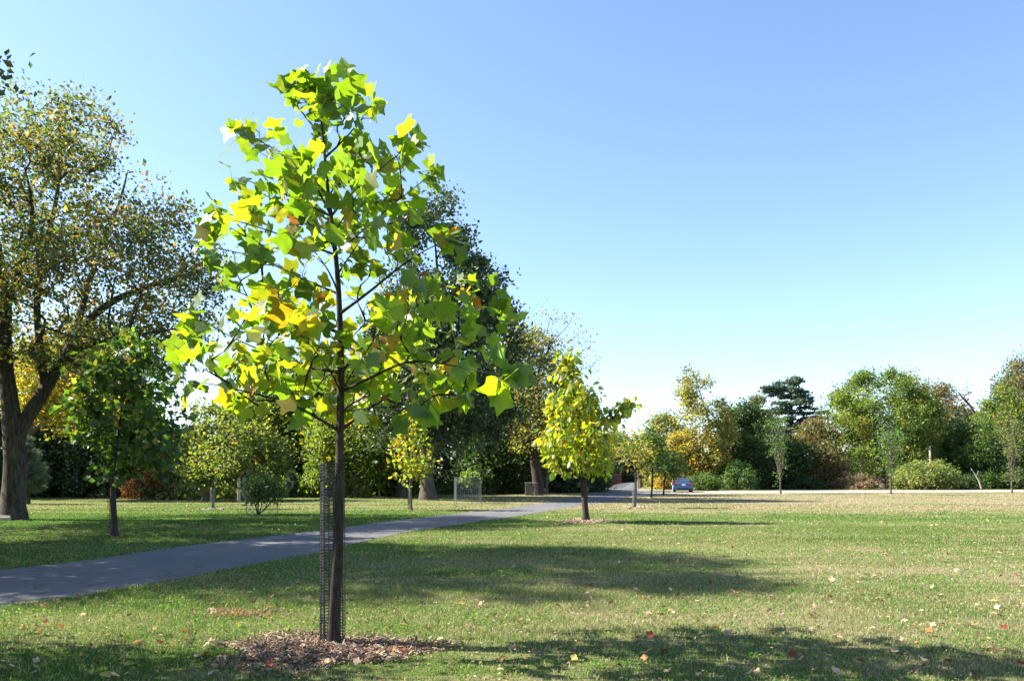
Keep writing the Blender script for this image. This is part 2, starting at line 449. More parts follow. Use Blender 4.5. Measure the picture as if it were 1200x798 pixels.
def tree(name, label, cat, px, py, prof, trunk_r, pal, leaf=.2, ncl=120, lpc=60, cr=.8, templ='rhomb', mat=None, bark=None,
         shell=.6, gap=.12, gs=.35, depth=1.0, seed=1, group=None, bare=.25, up=.6, droop=0.0, trunk_pts=None, limbs=None,
         low=.9, tip=.012, flat=.7, mix=.55, curve=.35, d=None, flare=.5, kind=None, axis_out=.5, sizevar=.25, top_frac=.93, lump=.05, gaus=.5, limb_r=None, trunk_prof=None, vol=0.0, extra=None):
    rng = np.random.default_rng(seed * 7919 + 13)
    d = d or GD(py); base = W(px, py, d); base[2] = 0
    mat = mat or M_LEAF; bark = bark or M_BARK
    root = empty(name, base); tag(root, label, cat, group, kind)
    atts = sample_crown(rng, prof, d, ncl, shell, gap, gs, depth, seed * 3.1)
    y0 = min(p[0] for p in prof); y1 = max(p[0] for p in prof)
    if extra is not None: atts = np.concatenate([atts, np.array(extra)]); ncl = len(atts)
    f = prof_fn(prof); ztop = W(0, y0, d)[2]; zbot = W(0, y1, d)[2]
    S = Skel(); st = max(.25, (ztop) / 28)
    if trunk_pts is None:
        tx0, tx1 = f(y0 + (y1 - y0) * (1 - top_frac)); txm = sum(f((y0 + y1) / 2)) / 2
        top = W((tx0 + tx1) / 2, y0 + (y1 - y0) * (1 - top_frac), d)
        midp = W((px + txm) / 2 * .5 + txm * .5, (y0 + y1) / 2, d)
        q = base * .6 + midp * .4; q[0] = base[0] * .85 + midp[0] * .15
        tp = [base, q + rng.standard_normal(3) * .01 * ztop * np.array((1, 1, 0)), midp, top]
    else: tp = [np.array(p) for p in trunk_pts]
    za = zbot - (ztop - zbot) * bare * .3
    S.line(tp, attach=lambda q: q[2] > max(za, .3 * zbot), step=st)
    for lm in (limbs or []):
        j = S.nearest(np.array(lm[0])); S.line([S.pos[j]] + [np.array(p) for p in lm[1:]], parent=j, step=st, major=True)
    S.grow(rng, atts, step=max(.25, cr * .9), low=low, curve=curve)
    R = S.radii(trunk_r, tip)
    if trunk_prof:
        zz = np.array([S.pos[i][2] for i in S.polys[0]]); R[S.polys[0]] = np.interp(zz, [q[0] for q in trunk_prof], [q[1] for q in trunk_prof])
    if limb_r:
        mj = [i for i in range(len(S.polys)) if S.major[i]]
        for i, (ra, rb) in zip(mj, limb_r): R[S.polys[i][1:]] = np.linspace(ra, rb, len(S.polys[i]) - 1)
    for i, idx in enumerate(S.polys):                 # a twig is never thicker than what carries it
        if i and not S.major[i]: R[idx[1:]] = np.minimum(R[idx[1:]], R[idx[0]] * .8)
    tl = S.tube_list(R, flare=flare)
    big = [t for k, t in enumerate(tl) if not S.major[k]]
    tubes_mesh('trunk', big, bark, root, lump=lump)
    for k, t in enumerate(tl):
        if S.major[k]: tubes_mesh('branch', [t], bark, root, lump=lump * .7)
    if lpc > 0:
        n = ncl * lpc
        cl = np.repeat(np.arange(len(atts)), lpc); n = len(cl)
        scale = (.6 + .8 * rng.random(len(atts)))[cl][:, None]
        off = rng.standard_normal((n, 3)) * np.array((1, 1, flat)) * cr * gaus * scale
        C = atts[cl] + off
        C[:, 2] = np.maximum(C[:, 2], .15)
        axis = unit(off) * axis_out + rng.standard_normal((n, 3)) * .6 + np.array((0, 0, -droop))
        nor = rng.standard_normal((n, 3)) * (.7 if not vol else .5) + np.array((0, 0, up)) + unit(off) * vol
        cols = pick_cols(rng, pal, n, cl, len(atts), mix)
        size = leaf * (1 + sizevar * rng.standard_normal(n)); size = np.clip(size, leaf * .4, leaf * 1.8)
        V, Fc, cc = leaves_arr(C, size, axis, nor, cols, TEMPL[templ], 1 + rng.standard_normal(n) * .8)
        link_mesh('crown', np_mesh('crown', V, [Fc], cc), mat, root)
    return root

# palettes (reflectance of the leaf itself)
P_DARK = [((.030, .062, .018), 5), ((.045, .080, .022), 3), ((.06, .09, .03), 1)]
P_MID = [((.052, .10, .023), 5), ((.072, .125, .027), 4), ((.12, .145, .035), 1)]
P_YG = [((.095, .145, .025), 5), ((.15, .175, .03), 4), ((.06, .105, .022), 4), ((.22, .19, .03), 1)]
P_YEL = [((.22, .20, .03), 4), ((.28, .21, .03), 2), ((.12, .16, .03), 5), ((.30, .16, .04), .6)]
P_OLIVE = [((.085, .09, .032), 5), ((.13, .11, .04), 3), ((.20, .13, .05), 2), ((.06, .085, .03), 4), ((.24, .12, .06), 1)]
P_BROWN = [((.14, .095, .05), 3), ((.10, .10, .04), 3), ((.20, .12, .08), 2), ((.07, .09, .03), 3)]
P_BLUE = [((.05, .085, .06), 5), ((.07, .11, .075), 3)]
P_RED = [((.20, .06, .035), 3), ((.28, .10, .04), 3), ((.12, .07, .04), 2), ((.10, .10, .03), 2)]

# ================================================================== THE SETTING
near_e = np.array([(-700, 830), (-300, 765), (-60, 722), (0, 711.7), (100, 698), (190, 681.7), (277, 665), (377, 647), (405, 639.5), (477, 623), (533, 615), (617, 603), (683, 591.7), (717, 587), (735, 582.5), (744, 578), (750, 572)])
far_e = np.array([(-700, 723), (-300, 697), (-60, 676), (0, 668), (100, 656.7), (200, 641.7), (300, 630), (377, 621), (405, 617.5), (477, 608), (530, 602.5), (587, 596.2), (633, 590.2), (674, 583.5), (692, 578), (703, 574.5), (709, 572)])
def edge_ground(E):
    return np.array([G(a, b) for a, b in E])
def resample(P, n):
    s = np.concatenate([[0], np.cumsum(np.linalg.norm(np.diff(P, axis=0), axis=1))]); s /= s[-1]
    t = np.linspace(0, 1, n)
    return np.stack([np.interp(t, s, P[:, i]) for i in range(3)], 1)
def strip(name, A, B, z, mat, jag=.05, n=260, seed=0):
    A = resample(A, n); B = resample(B, n)
    for P, sd in ((A, 1.7), (B, 9.1)):
        for i in range(n):
            q = mnoise.noise(Vector((P[i, 0] * 2.3 + sd, P[i, 1] * 2.3, seed))) + .5 * mnoise.noise(Vector((P[i, 0] * 7 + sd, P[i, 1] * 7, seed)))
            P[i, 1] += q * jag * 2
    A[:, 2] = z; B[:, 2] = z
    m = 6; rows = [A + (B - A) * k / m for k in range(m + 1)]
    V = np.concatenate(rows); Fq = []
    for k in range(m):
        for i in range(n - 1): Fq.append((k * n + i, k * n + i + 1, (k + 1) * n + i + 1, (k + 1) * n + i))
    o = link_mesh(name, np_mesh(name, V, [np.array(Fq)]), mat); o['kind'] = 'structure'; return o

M_GROUND = ground_mat()
gx = np.concatenate([[-2500, -600], np.linspace(-150, 150, 61), [600, 2500]]); gy = np.concatenate([[-600, -100], np.linspace(-20, 200, 45), [600, 3000]])
XX, YY = np.meshgrid(gx, gy); nx, ny = len(gx), len(gy)
ZZ = np.zeros_like(XX)
gi = (np.arange(ny - 1)[:, None] * nx + np.arange(nx - 1)[None]).ravel()
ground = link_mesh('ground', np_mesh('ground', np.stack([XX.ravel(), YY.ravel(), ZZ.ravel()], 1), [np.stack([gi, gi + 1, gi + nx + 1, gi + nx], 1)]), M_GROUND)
ground['kind'] = 'structure'

M_ASPH = asphalt_mat('worn asphalt', (.070, .070, .072), (.132, .130, .128))
M_ROAD = asphalt_mat('pale road', (.26, .25, .23), (.37, .35, .325))
strip('path', edge_ground(near_e), edge_ground(far_e), .006, M_ASPH)
strip('road', edge_ground(np.array([(738, 583), (752, 580.6), (772, 579.3), (850, 578.4), (1000, 577.0), (1260, 576.0), (1500, 575.6)])),
      edge_ground(np.array([(748, 574.2), (775, 575.6), (800, 575.9), (900, 575.6), (1000, 574.8), (1260, 574.2), (1500, 573.9)])), .011, M_ROAD, jag=.2)
# the path goes on beyond the bridge
BD = unit(np.array((.19, 1.0, 0))); BN = np.array((BD[1], -BD[0], 0))
bl = G(710.5, 572); br = G(748.5, 572); BMID = (bl + br) / 2; BW = np.linalg.norm(br - bl)
strip('far_path', np.array([BMID + BD * (36 + t) + BN * 2.1 + BN * (t * .01) ** 2 * 30 for t in (0, 20, 60)]),
      np.array([BMID + BD * (36 + t) - BN * 2.1 + BN * (t * .01) ** 2 * 30 for t in (0, 20, 60)]), .35, M_ASPH)

# ------------------------------------------------------------------ grass (stuff)
NE = near_e; FE = far_e
def on_path(X, Y, marg=0.0):
    px = 600 + X / Y * F; py = HY + EYE * F / Y
    n_ = np.interp(px, NE[:, 0], NE[:, 1]); f_ = np.interp(px, FE[:, 0], FE[:, 1])
    dn = GDv(n_); df = GDv(f_)
    return (Y > dn + marg) & (Y < df - marg) & (px < 746)
def GDv(py): return EYE * F / (py - HY)
MULCH = G(376, 762); 
YT = G(687, 611.5)
def in_mulch(X, Y, rng):
    a = np.hypot((X - MULCH[0]) / 1.05, (Y - MULCH[1]) / .82); b = np.hypot(X - YT[0], (Y - YT[1]) / .8) / .85
    j = .25 * rng.random(len(X))
    return (a + j * 3.0 < 1.0) | (b + j < 1)
def patch_noise(X, Y, s, seed):
    # cheap smooth value noise on a lattice
    r = np.random.default_rng(seed); T = r.random((64, 64))
    x = X * s; y = Y * s; xi = np.floor(x).astype(int); yi = np.floor(y).astype(int); fx = x - xi; fy = y - yi
    fx = fx * fx * (3 - 2 * fx); fy = fy * fy * (3 - 2 * fy); g = lambda a, b: T[a % 64, b % 64]
    return (g(xi, yi) * (1 - fx) + g(xi + 1, yi) * fx) * (1 - fy) + (g(xi, yi + 1) * (1 - fx) + g(xi + 1, yi + 1) * fx) * fy
def blades(n, d0, d1, hmin, hmax, w, seed, powr=1.0, cell=0.0):
    r = np.random.default_rng(seed)
    u = r.random(n); Y = np.sqrt(d0 ** 2 + u * (d1 ** 2 - d0 ** 2)) if powr == 1 else d0 * (d1 / d0) ** u
    X = (r.random(n) * 2 - 1) * (Y * .72 + 1.2)
    # tufts: pull blades together
    k = r.random(n) < (.5 if cell else -1); cell = cell or 1.0
    cx = (np.floor(X / cell) + .5) * cell + np.sin(np.floor(X / cell) * 12.9 + np.floor(Y / cell) * 78.2) * cell * .45
    cy = (np.floor(Y / cell) + .5) * cell + np.cos(np.floor(X / cell) * 39.3 + np.floor(Y / cell) * 11.1) * cell * .45
    X = np.where(k, cx + r.standard_normal(n) * cell * .25, X); Y = np.where(k, cy + r.standard_normal(n) * cell * .25, Y)
    keep = ~on_path(X, Y, .06 + .05 * np.sin(X * 5) * np.sin(X * 2.3 + Y)) & ~in_mulch(X, Y, r)
    X, Y = X[keep], Y[keep]; n = len(X)
    pn = patch_noise(X, Y, 1.1, 5) * .6 + patch_noise(X, Y, 3.7, 6) * .4
    h = (hmin + (hmax - hmin) * r.random(n) ** 1.6) * (.45 + 1.1 * pn)
    a = r.uniform(0, 2 * math.pi, n); lean = r.uniform(.2, 1.25, n); la = r.uniform(0, 2 * math.pi, n)
    dx, dy = np.cos(a), np.sin(a); ww = w * (.6 + .8 * r.random(n)) * np.maximum(1, Y / 14)
    base = np.stack([X, Y, np.zeros(n)], 1)
    sd = np.stack([dx * ww / 2, dy * ww / 2, np.zeros(n)], 1)
    ln = np.stack([np.cos(la), np.sin(la), np.zeros(n)], 1) * (h * lean)[:, None]
    mid = base + ln * .35 + np.array((0, 0, 1)) * (h * .6)[:, None]
    tip = base + ln + np.array((0, 0, 1)) * (h * np.maximum(.35, 1 - .35 * lean))[:, None]
    V = np.stack([base - sd, base + sd, mid + sd * .8, mid - sd * .8, tip], 1).reshape(-1, 3)
    i = np.arange(n) * 5
    c = np.stack([r.random(n), r.random(n), np.zeros(n)], 1)
    return V, np.stack([i, i + 1, i + 2, i + 3], 1), np.stack([i + 3, i + 2, i + 4], 1), np.repeat(c, 5, axis=0)
def merge(name, chunks, mat):
    V, Q, T, C, off = [], [], [], [], 0
    for (v, q, t, c) in chunks: V.append(v); Q.append(q + off); T.append(t + off); C.append(c); off += len(v)
    return link_mesh(name, np_mesh(name, np.concatenate(V), [np.concatenate(Q), np.concatenate(T)], np.concatenate(C)), mat)
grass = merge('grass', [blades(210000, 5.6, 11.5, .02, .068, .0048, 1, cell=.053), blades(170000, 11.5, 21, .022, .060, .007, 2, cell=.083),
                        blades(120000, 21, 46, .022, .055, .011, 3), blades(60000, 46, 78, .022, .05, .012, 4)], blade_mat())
tag(grass, kind='stuff')

def small_leaves(name, n, d0, d1, size, pal, seed, region=None, z=.025, templ='rhomb', mat=None, thr=None, up=1.6):
    r = np.random.default_rng(seed)
    Y = np.sqrt(d0 ** 2 + r.random(n) * (d1 ** 2 - d0 ** 2)); X = (r.random(n) * 2 - 1) * (Y * .72 + 1)
    if region: X = region[0] + r.standard_normal(n) * region[2]; Y = region[1] + r.standard_normal(n) * region[3]
    k = ~on_path(X, Y, .05)
    if thr: k &= patch_noise(X, Y, .9, seed) * .7 + patch_noise(X, Y, 2.7, seed + 1) * .3 > thr
    X, Y = X[k], Y[k]; n = len(X)
    C = np.stack([X, Y, z * (.4 + r.random(n))], 1)
    axis = np.stack([r.standard_normal(n), r.standard_normal(n), np.abs(r.standard_normal(n)) * .4], 1)
    nor = r.standard_normal((n, 3)) * .5 + np.array((0, 0, up))
    V, Fc, cc = leaves_arr(C, size * (.6 + .8 * r.random(n)), axis, nor, pick_cols(r, pal, n), TEMPL[templ], 1 + r.standard_normal(n))
    o = link_mesh(name, np_mesh(name, V, [Fc], cc), mat or M_LEAF); tag(o, kind='stuff'); return o
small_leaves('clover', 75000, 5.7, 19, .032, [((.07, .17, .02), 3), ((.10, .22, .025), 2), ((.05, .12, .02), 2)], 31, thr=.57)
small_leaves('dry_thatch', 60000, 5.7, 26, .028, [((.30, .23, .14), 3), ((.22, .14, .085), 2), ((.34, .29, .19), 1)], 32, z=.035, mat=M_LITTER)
q = G(284, 722); small_leaves('red_ground_weeds', 260, 0, 1, .035, [((.22, .07, .10), 3), ((.24, .13, .13), 3)], 33, region=(q[0], q[1], .26, .14), z=.05)
small_leaves('leaf_litter', 2600, 8, 60, .085, [((.30, .16, .08), 3), ((.42, .30, .17), 3), ((.22, .06, .03), 1), ((.5, .36, .10), 1)], 34, z=.045, mat=M_LITTER)

# ------------------------------------------------------------------ mulch
def chips(name, c, rx, ry, n, size, pal, seed, label=None, hh=.06):
    r = np.random.default_rng(seed)
    rr = r.random(n) ** .55; th = r.uniform(0, 2 * math.pi, n)
    edge = 1 + .22 * np.sin(th * 3 + 1) + .12 * np.sin(th * 7)
    X = c[0] + rx * rr * edge * np.cos(th); Y = c[1] + ry * rr * edge * np.sin(th)
    C = np.stack([X, Y, hh * (1 - rr ** 2) * (.6 + .6 * patch_noise(X, Y, 5, seed)) + .012 + .015 * r.random(n)], 1)
    ax = r.standard_normal((n, 3)) * np.array((1, 1, .35)); nor = r.standard_normal((n, 3)) * .45 + np.array((0, 0, 1.2))
    P = np.array([(-.13, 0, 0), (.16, 0, 0), (.12, 1, .05), (-.08, .9, .03), (-.13, 0, -.1), (.16, 0, -.1), (.12, 1, -.06), (-.08, .9, -.08)])
    fs = [(0, 1, 2, 3), (7, 6, 5, 4), (0, 4, 5, 1), (1, 5, 6, 2), (2, 6, 7, 3), (3, 7, 4, 0)]
    V, Fc, cc = leaves_arr(C, size * (.4 + 1.1 * r.random(n) ** 1.5), ax, nor, pick_cols(r, pal, n, jit=.3), (P, fs))
    o = link_mesh(name, np_mesh(name, V, [Fc], cc), M_CHIP); tag(o, label, kind='stuff'); return o
M_CHIP, _nt = new_mat('wood chips')
_o = N(_nt, 'ShaderNodeOutputMaterial'); _p = N(_nt, 'ShaderNodeBsdfPrincipled'); _a = N(_nt, 'ShaderNodeAttribute', attribute_name='col')
L(_nt, _a.outputs['Color'], _p.inputs['Base Color']); _p.inputs['Roughness'].default_value = .85; L(_nt, _p.outputs[0], _o.inputs[0])
PCH = [((.25, .155, .095), 4), ((.16, .095, .058), 4), ((.31, .215, .14), 2), ((.09, .055, .04), 4), ((.34, .26, .19), .6)]
def soil(name, c, rx, ry, h, mat):
    n, m = 48, 8; V = [(c[0], c[1], h)]; Fq = []; T = []
    for k in range(1, m + 1):
        for i in range(n):
            a = 2 * math.pi * i / n; e = 1 + .22 * math.sin(a * 3 + 1) + .12 * math.sin(a * 7); q = k / m
            V.append((c[0] + rx * e * q * math.cos(a), c[1] + ry * e * q * math.sin(a), h * (1 - q * q) + .012 * (1 - q) * mnoise.noise(Vector((i * .9, k * .8, 0))) + (.003 if k < m else -.01)))
    for i in range(n):
        T.append((0, 1 + i, 1 + (i + 1) % n))
        for k in range(m - 1): Fq.append((1 + k * n + i, 1 + (k + 1) * n + i, 1 + (k + 1) * n + (i + 1) % n, 1 + k * n + (i + 1) % n))
    o = link_mesh(name, np_mesh(name, V, [np.array(Fq), np.array(T)], smooth=True), mat); o['kind'] = 'structure'
M_SOIL = plain_mat('mulch soil', (.10, .07, .05), .95, var=.5, scale=30, bump=.6, spec=.1)
soil('mulch_soil', MULCH, .85, .66, .03, M_SOIL); soil('mulch_soil', YT, .8, .6, .05, M_SOIL)
chips('mulch', MULCH, 1.02, .80, 4800, .044, PCH, 3, hh=.03)
chips('mulch', YT, 1.0, .8, 900, .09, [((.42, .28, .20), 3), ((.55, .40, .30), 2), ((.25, .15, .1), 1)], 4, hh=.06)
def mini_mulch(px, py, s, r=.6):
    chips('mulch', G(px, py), r, r, 120, .12, [((.5, .38, .30), 3), ((.3, .2, .14), 1)], s, hh=.03)

for _a in ((744, 595, 1), (250, 597, 2), (1044, 580, 3), (915, 579.3, 4), (763, 584, 5)): mini_mulch(*_a)
# ================================================================== THE YOUNG TULIP TREE IN FRONT
def w75(px, py, dd=0.0): return W(px, py, 7.5 + dd)
def make_main():
    rng = np.random.default_rng(77); base = G(392, 757)
    root = empty('tulip_tree', base)
    tag(root, 'young tulip tree with large glowing yellow green lobed leaves and slender trunk in mulch', 'tree')
    S = Skel(); f = lambda px, py, dd=0.: W(px, py, base[1] + dd)
    tr = [f(390.7, 757), f(392.2, 700), f(395.7, 655), f(397, 610), f(398, 540), f(399, 480), f(400, 420), f(398, 370), f(396, 320), f(390, 270), f(383, 215), f(379, 160), f(374, 118), f(370, 94)]
    S.line(tr, attach=lambda q: False, step=.18)
    br = [
        [(397, 500), (372, 490, -.05), (345, 472, -.12), (300, 462, -.2), (255, 450, -.25), (218, 446, -.3)],
        [(398, 505), (415, 492, .03), (440, 474, .1), (475, 448, .15), (510, 425, .2), (548, 398, .25), (585, 365, .3)],
        [(398, 470), (430, 445, -.3), (480, 420, -.6), (540, 430, -.85), (585, 440, -1.)],
        [(399, 445), (350, 430, .2), (300, 408, .35), (250, 385, .45), (232, 372, .5)],
        [(399, 430), (425, 405, .2), (460, 378, .5), (510, 345, .7), (545, 330, .8)],
        [(398, 395), (360, 375, -.25), (310, 355, -.5), (262, 335, -.6)],
        [(397, 370), (430, 345, -.2), (465, 315, -.4), (500, 290, -.5), (528, 280, -.55)],
        [(396, 350), (350, 325, .15), (300, 300, .25), (238, 288, .3)],
        [(393, 310), (355, 285, -.2), (310, 268, -.4), (262, 255, -.45)],
        [(392, 300), (425, 270, .25), (460, 240, .4), (505, 205, .5)],
        [(388, 262), (350, 235, .2), (305, 215, .3), (272, 208, .35)],
        [(386, 250), (415, 222, -.15), (450, 195, -.3), (478, 172, -.35)],
        [(383, 220), (350, 190, -.15), (315, 170, -.25), (288, 158, -.3)],
        [(381, 195), (405, 165, .1), (432, 128, .2)],
        [(379, 165), (360, 140, .1), (338, 112, .15)],
        [(376, 140), (390, 118, -.1), (398, 100, -.12)],
        [(399, 460), (385, 430, -.5), (360, 400, -.95), (345, 385, -1.2)],
        [(399, 450), (420, 425, -.5), (440, 395, -.9), (455, 372, -1.2)],
        [(398, 420), (390, 395, .6), (375, 370, 1.0), (362, 350, 1.25)],
        [(398, 410), (420, 385, .6), (450, 365, .95), (475, 350, 1.2)],
        [(396, 340), (385, 315, -.5), (365, 290, -.85), (350, 275, -1.)],
        [(395, 325), (410, 300, -.45), (430, 270, -.8)],
        [(393, 305), (385, 275, .5), (370, 250, .9)],
        [(390, 280), (405, 250, .5), (425, 225, .8)],
        [(386, 245), (370, 215, -.4), (355, 195, -.65)],
        [(384, 230), (400, 205, .4), (412, 185, .6)],
        [(398, 480), (370, 455, .5), (330, 440, .9), (290, 430, 1.1)],
        [(399, 478), (430, 462, .5), (470, 462, .9), (510, 470, 1.1)],
        [(399, 487), (432, 478, -.5), (470, 476, -.8), (500, 480, -1.0)],
    ]
    for b in br:
        pts = [f(*p) for p in b]; j = S.nearest(pts[0])
        S.line([S.pos[j]] + pts[1:], parent=j, attach=lambda q: True, step=.14, major=True)
    prof = [(72, 362, 380), (95, 338, 392), (125, 322, 438), (150, 290, 465), (180, 285, 480), (205, 272, 502), (225, 272, 500), (250, 262, 505), (285, 240, 505), (305, 245, 508),
            (335, 268, 515), (355, 262, 545), (375, 245, 578), (400, 240, 580), (425, 225, 575), (450, 215, 580), (470, 245, 565), (488, 285, 530)]
    prof = [(a, b + 13, c - 13) if c - b > 60 else (a, b + 4, c - 4) for a, b, c in prof]
    atts = sample_crown(rng, prof, base[1], 235, shell=.35, gap=0, depth=.95)
    ends = np.array([f(*b[-1]) for b in br])
    wing = np.array([f(x, y, q) for x, y, q in ((208, 448, -.3), (222, 438, -.3), (214, 420, -.2), (236, 412, .4), (226, 388, .5), (240, 372, .5), (246, 392, .4), (252, 262, -.4), (246, 292, .3), (262, 275, -.3), (590, 438, -1), (580, 450, -.9), (572, 405, .2), (590, 375, .3), (572, 358, .3), (560, 380, .2), (598, 425, -.9), (287, 160, -.3), (296, 172, -.3), (478, 176, -.3), (466, 188, -.3), (500, 208, .5), (488, 218, .5), (436, 128, .2), (428, 142, .2), (342, 116, .15), (352, 128, .1), (366, 100, 0), (376, 106, 0), (370, 108, .05), (382, 118, -.05), (362, 122, .05), (371, 94, 0), (385, 135, 0), (300, 462, -.2), (272, 440, -.2), (522, 300, -.5), (528, 322, .7), (548, 340, .7))])
    ends = np.concatenate([ends, wing])
    atts = np.concatenate([atts, ends + rng.standard_normal(ends.shape) * .05])
    S.grow(rng, atts, step=.12, up=.10, curve=.4, low=.7)
    R = S.radii(.088, .0028); P = np.array(S.pos)
    nt = len(S.polys[0]); zt = P[S.polys[0]][:, 2]; ztop = zt.max()
    # trunk taper as seen: 8.8 cm radius at the foot, 4 cm where the crown begins
    R[S.polys[0]] = np.interp(zt, [0, .12, .3, .9, 1.65, 2.6, 3.6, 4.6, ztop], [.076, .064, .058, .052, .040, .032, .023, .013, .004])
    for i in range(len(S.polys)):
        if S.major[i]:
            idx = S.polys[i]; k = len(idx); R[idx[1:]] = np.linspace(.0150 if i < 8 else .010, .003, k - 1)
    tl = S.tube_list(R, 20)
    rest = [t for k, t in enumerate(tl) if not S.major[k]]
    tubes_mesh('trunk', [rest[0]], M_BARKY, root, lump=.03)
    majors = [(k, t) for k, t in enumerate(tl) if S.major[k]]
    # twigs belong to the branch they spring from
    owner = {}
    for k, idx in enumerate(S.polys):
        if k == 0: 
            for i in idx: owner[i] = 0
        elif S.major[k]:
            for i in idx[1:]: owner[i] = k
        else:
            for i in idx[1:]: owner[i] = owner[idx[0]]
    for k, t in majors:
        tw = [tl[m] for m, idx in enumerate(S.polys) if m != k and m > 0 and not S.major[m] and owner[idx[-1]] == k]
        tubes_mesh('branch', [t] + tw, M_BARKY, root)
    # leaves: along every twig, on long stalks
    C, A, Nn, SZ, col, stalk = [], [], [], [], [], []
    def add(p, outw, rep=1):
        for _ in range(rep):
            ax = outw * .7 + rng.standard_normal(3) * .75 + np.array((0, 0, -.25)); ax /= np.linalg.norm(ax)
            pet = .05 + .07 * rng.random(); q = p + (ax * .6 + np.array((0, 0, .35)) + rng.standard_normal(3) * .25) * pet
            C.append(q); A.append(ax); Nn.append(rng.standard_normal(3) * .75 + np.array((0, 0, .55)) + np.array((0, -.25, 0)))
            SZ.append(np.clip(rng.normal(.140, .034), .065, .215)); stalk.append((p, q))
            # yellowing runs through the inner and lower crown
            z = q[2]; cx = base[0] + .03; inner = max(0, 1 - abs(q[0] - cx) / 1.35)
            y = .06 + .40 * inner * (1.7 < z < 4.0) + (.12 if (z < 3.2 and q[0] < cx) else 0)
            u = rng.random()
            if u < y * .80: c = ((.15, .165, .022), (.14, .175, .02), (.18, .150, .022))[rng.integers(3)]
            elif u < y * .90: c = (.24, .12, .024)
            elif u < y * .95: c = (.15, .060, .025)
            else: c = ((.065, .130, .018), (.09, .170, .016), (.055, .110, .020), (.12, .19, .02), (.10, .175, .018))[rng.integers(5)]
            if c[0] > c[1] * 1.5: SZ[-1] *= .72
            col.append(np.array(c) * (1 + .13 * rng.standard_normal()))
    cx0 = P[S.polys[0]]
    for k, idx in enumerate(S.polys):
        if k == 0: continue
        pts = P[idx]; tip = pts[-1]; tdir = unit(pts[-1] - pts[0])
        add(tip, tdir, 3 if not S.major[k] else 4)
        L_ = np.linalg.norm(pts[-1] - pts[0])
        if L_ > .12: add(pts[len(pts) // 2], tdir, 1)
        if L_ > .35 or S.major[k]:
            for q in pts[len(pts) // 3::3]: add(q, tdir, 1)
    for q in cx0[-7:]: add(q, np.array((0, 0, .6)), 3)
    C = np.array(C); A = np.array(A); Nn = np.array(Nn); SZ = np.array(SZ); col = np.clip(np.array(col), .01, .3)
    V, Fc, cc = leaves_arr(C, SZ, A, Nn, col, TEMPL['tulip'], 1 + rng.standard_normal(len(C)) * 1.0)
    o = link_mesh('crown', np_mesh('crown', V, [Fc], cc, smooth=True), M_BIG, root)
    sp = [(np.array([a, (a + b) / 2 + np.array((0, 0, .012)), b]), np.array([.0022, .0016, .0012]), 3) for a, b in stalk]
    tubes_mesh('leaf_stalks', sp, plain_mat('leaf stalk', (.16, .17, .05), .6), root)
    print('main leaves', len(C))
make_main()

def guard(name, label, base, r, h, nz, na, bar, lean=(0, 0), overlap=False, mat=None, seed=0, group=None):
    rr = random.Random(seed)
    root = empty(name, base); tag(root, label, 'tree guard', group)
    V, Fq = [], []
    def cen(z): return base[0] + lean[0] * z / h, base[1] + lean[1] * z / h
    def addbar(p, q, t, radial):
        p = np.array(p); q = np.array(q); b = len(V)
        d = unit(q - p); n_ = np.array(radial); s = np.cross(d, n_)
        for e in (p, q):
            for (a, c) in ((-1, -1), (1, -1), (1, 1), (-1, 1)): V.append(e + s * a * t / 2 + n_ * c * t * .3)
        for i in range(4): Fq.append((b + i, b + (i + 1) % 4, b + 4 + (i + 1) % 4, b + 4 + i))
    def layer(rad, z0, z1, a0, a1, n_a, ph):
        nzz = max(2, int(nz * (z1 - z0) / h))
        for k in range(nzz + 1):
            z = z0 + (z1 - z0) * k / nzz; 
            for i in range(n_a):
                t0 = a0 + (a1 - a0) * i / n_a; t1 = a0 + (a1 - a0) * (i + 1) / n_a
                w0 = rad * (1 + .05 * math.sin(t0 * 2 + z * 2 + ph)); w1 = rad * (1 + .05 * math.sin(t1 * 2 + z * 2 + ph)); x, y = cen(z)
                sag = .006 * math.sin(t0 * 3 + k)
                tm = (t0 + t1) / 2
                addbar((x + w0 * math.cos(t0), y + w0 * math.sin(t0), z + sag), (x + w1 * math.cos(t1), y + w1 * math.sin(t1), z + .006 * math.sin(t1 * 3 + k)), bar * 1.25, (math.cos(tm), math.sin(tm), 0))
        for i in range(n_a + (0 if abs(a1 - a0 - 2 * math.pi) < .01 else 1)):
            t0 = a0 + (a1 - a0) * i / n_a; ns = 12
            for k in range(ns):
                za = z0 + (z1 - z0) * k / ns; zb = z0 + (z1 - z0) * (k + 1) / ns; xa, ya = cen(za); xb, yb = cen(zb)
                wa = rad * (1 + .05 * math.sin(t0 * 2 + za * 2 + ph)); wb = rad * (1 + .05 * math.sin(t0 * 2 + zb * 2 + ph))
                addbar((xa + wa * math.cos(t0), ya + wa * math.sin(t0), za), (xb + wb * math.cos(t0), yb + wb * math.sin(t0), zb), bar, (math.cos(t0), math.sin(t0), 0))
    layer(r, .0, h, 0, 2 * math.pi, na, 0)
    if overlap:
        layer(r * 1.05, h * .70, h * 1.0, 2.0, 5.4, int(na * .55), 1.0); layer(r * 1.04, 0, h * .7, 2.6, 4.2, int(na * .28), 2.0)
    me = np_mesh('mesh_sleeve', np.array(V), [np.array(Fq)]); link_mesh('mesh_sleeve', me, mat or M_PLASTIC, root)
    return root
_gb = G(390, 755)
guard('tree_guard', 'black plastic mesh sleeve around the trunk of the young tulip tree in mulch', np.array((_gb[0], _gb[1], 0)), .114, 1.72, 62, 15, .0055, lean=(-.005, 0), overlap=True)

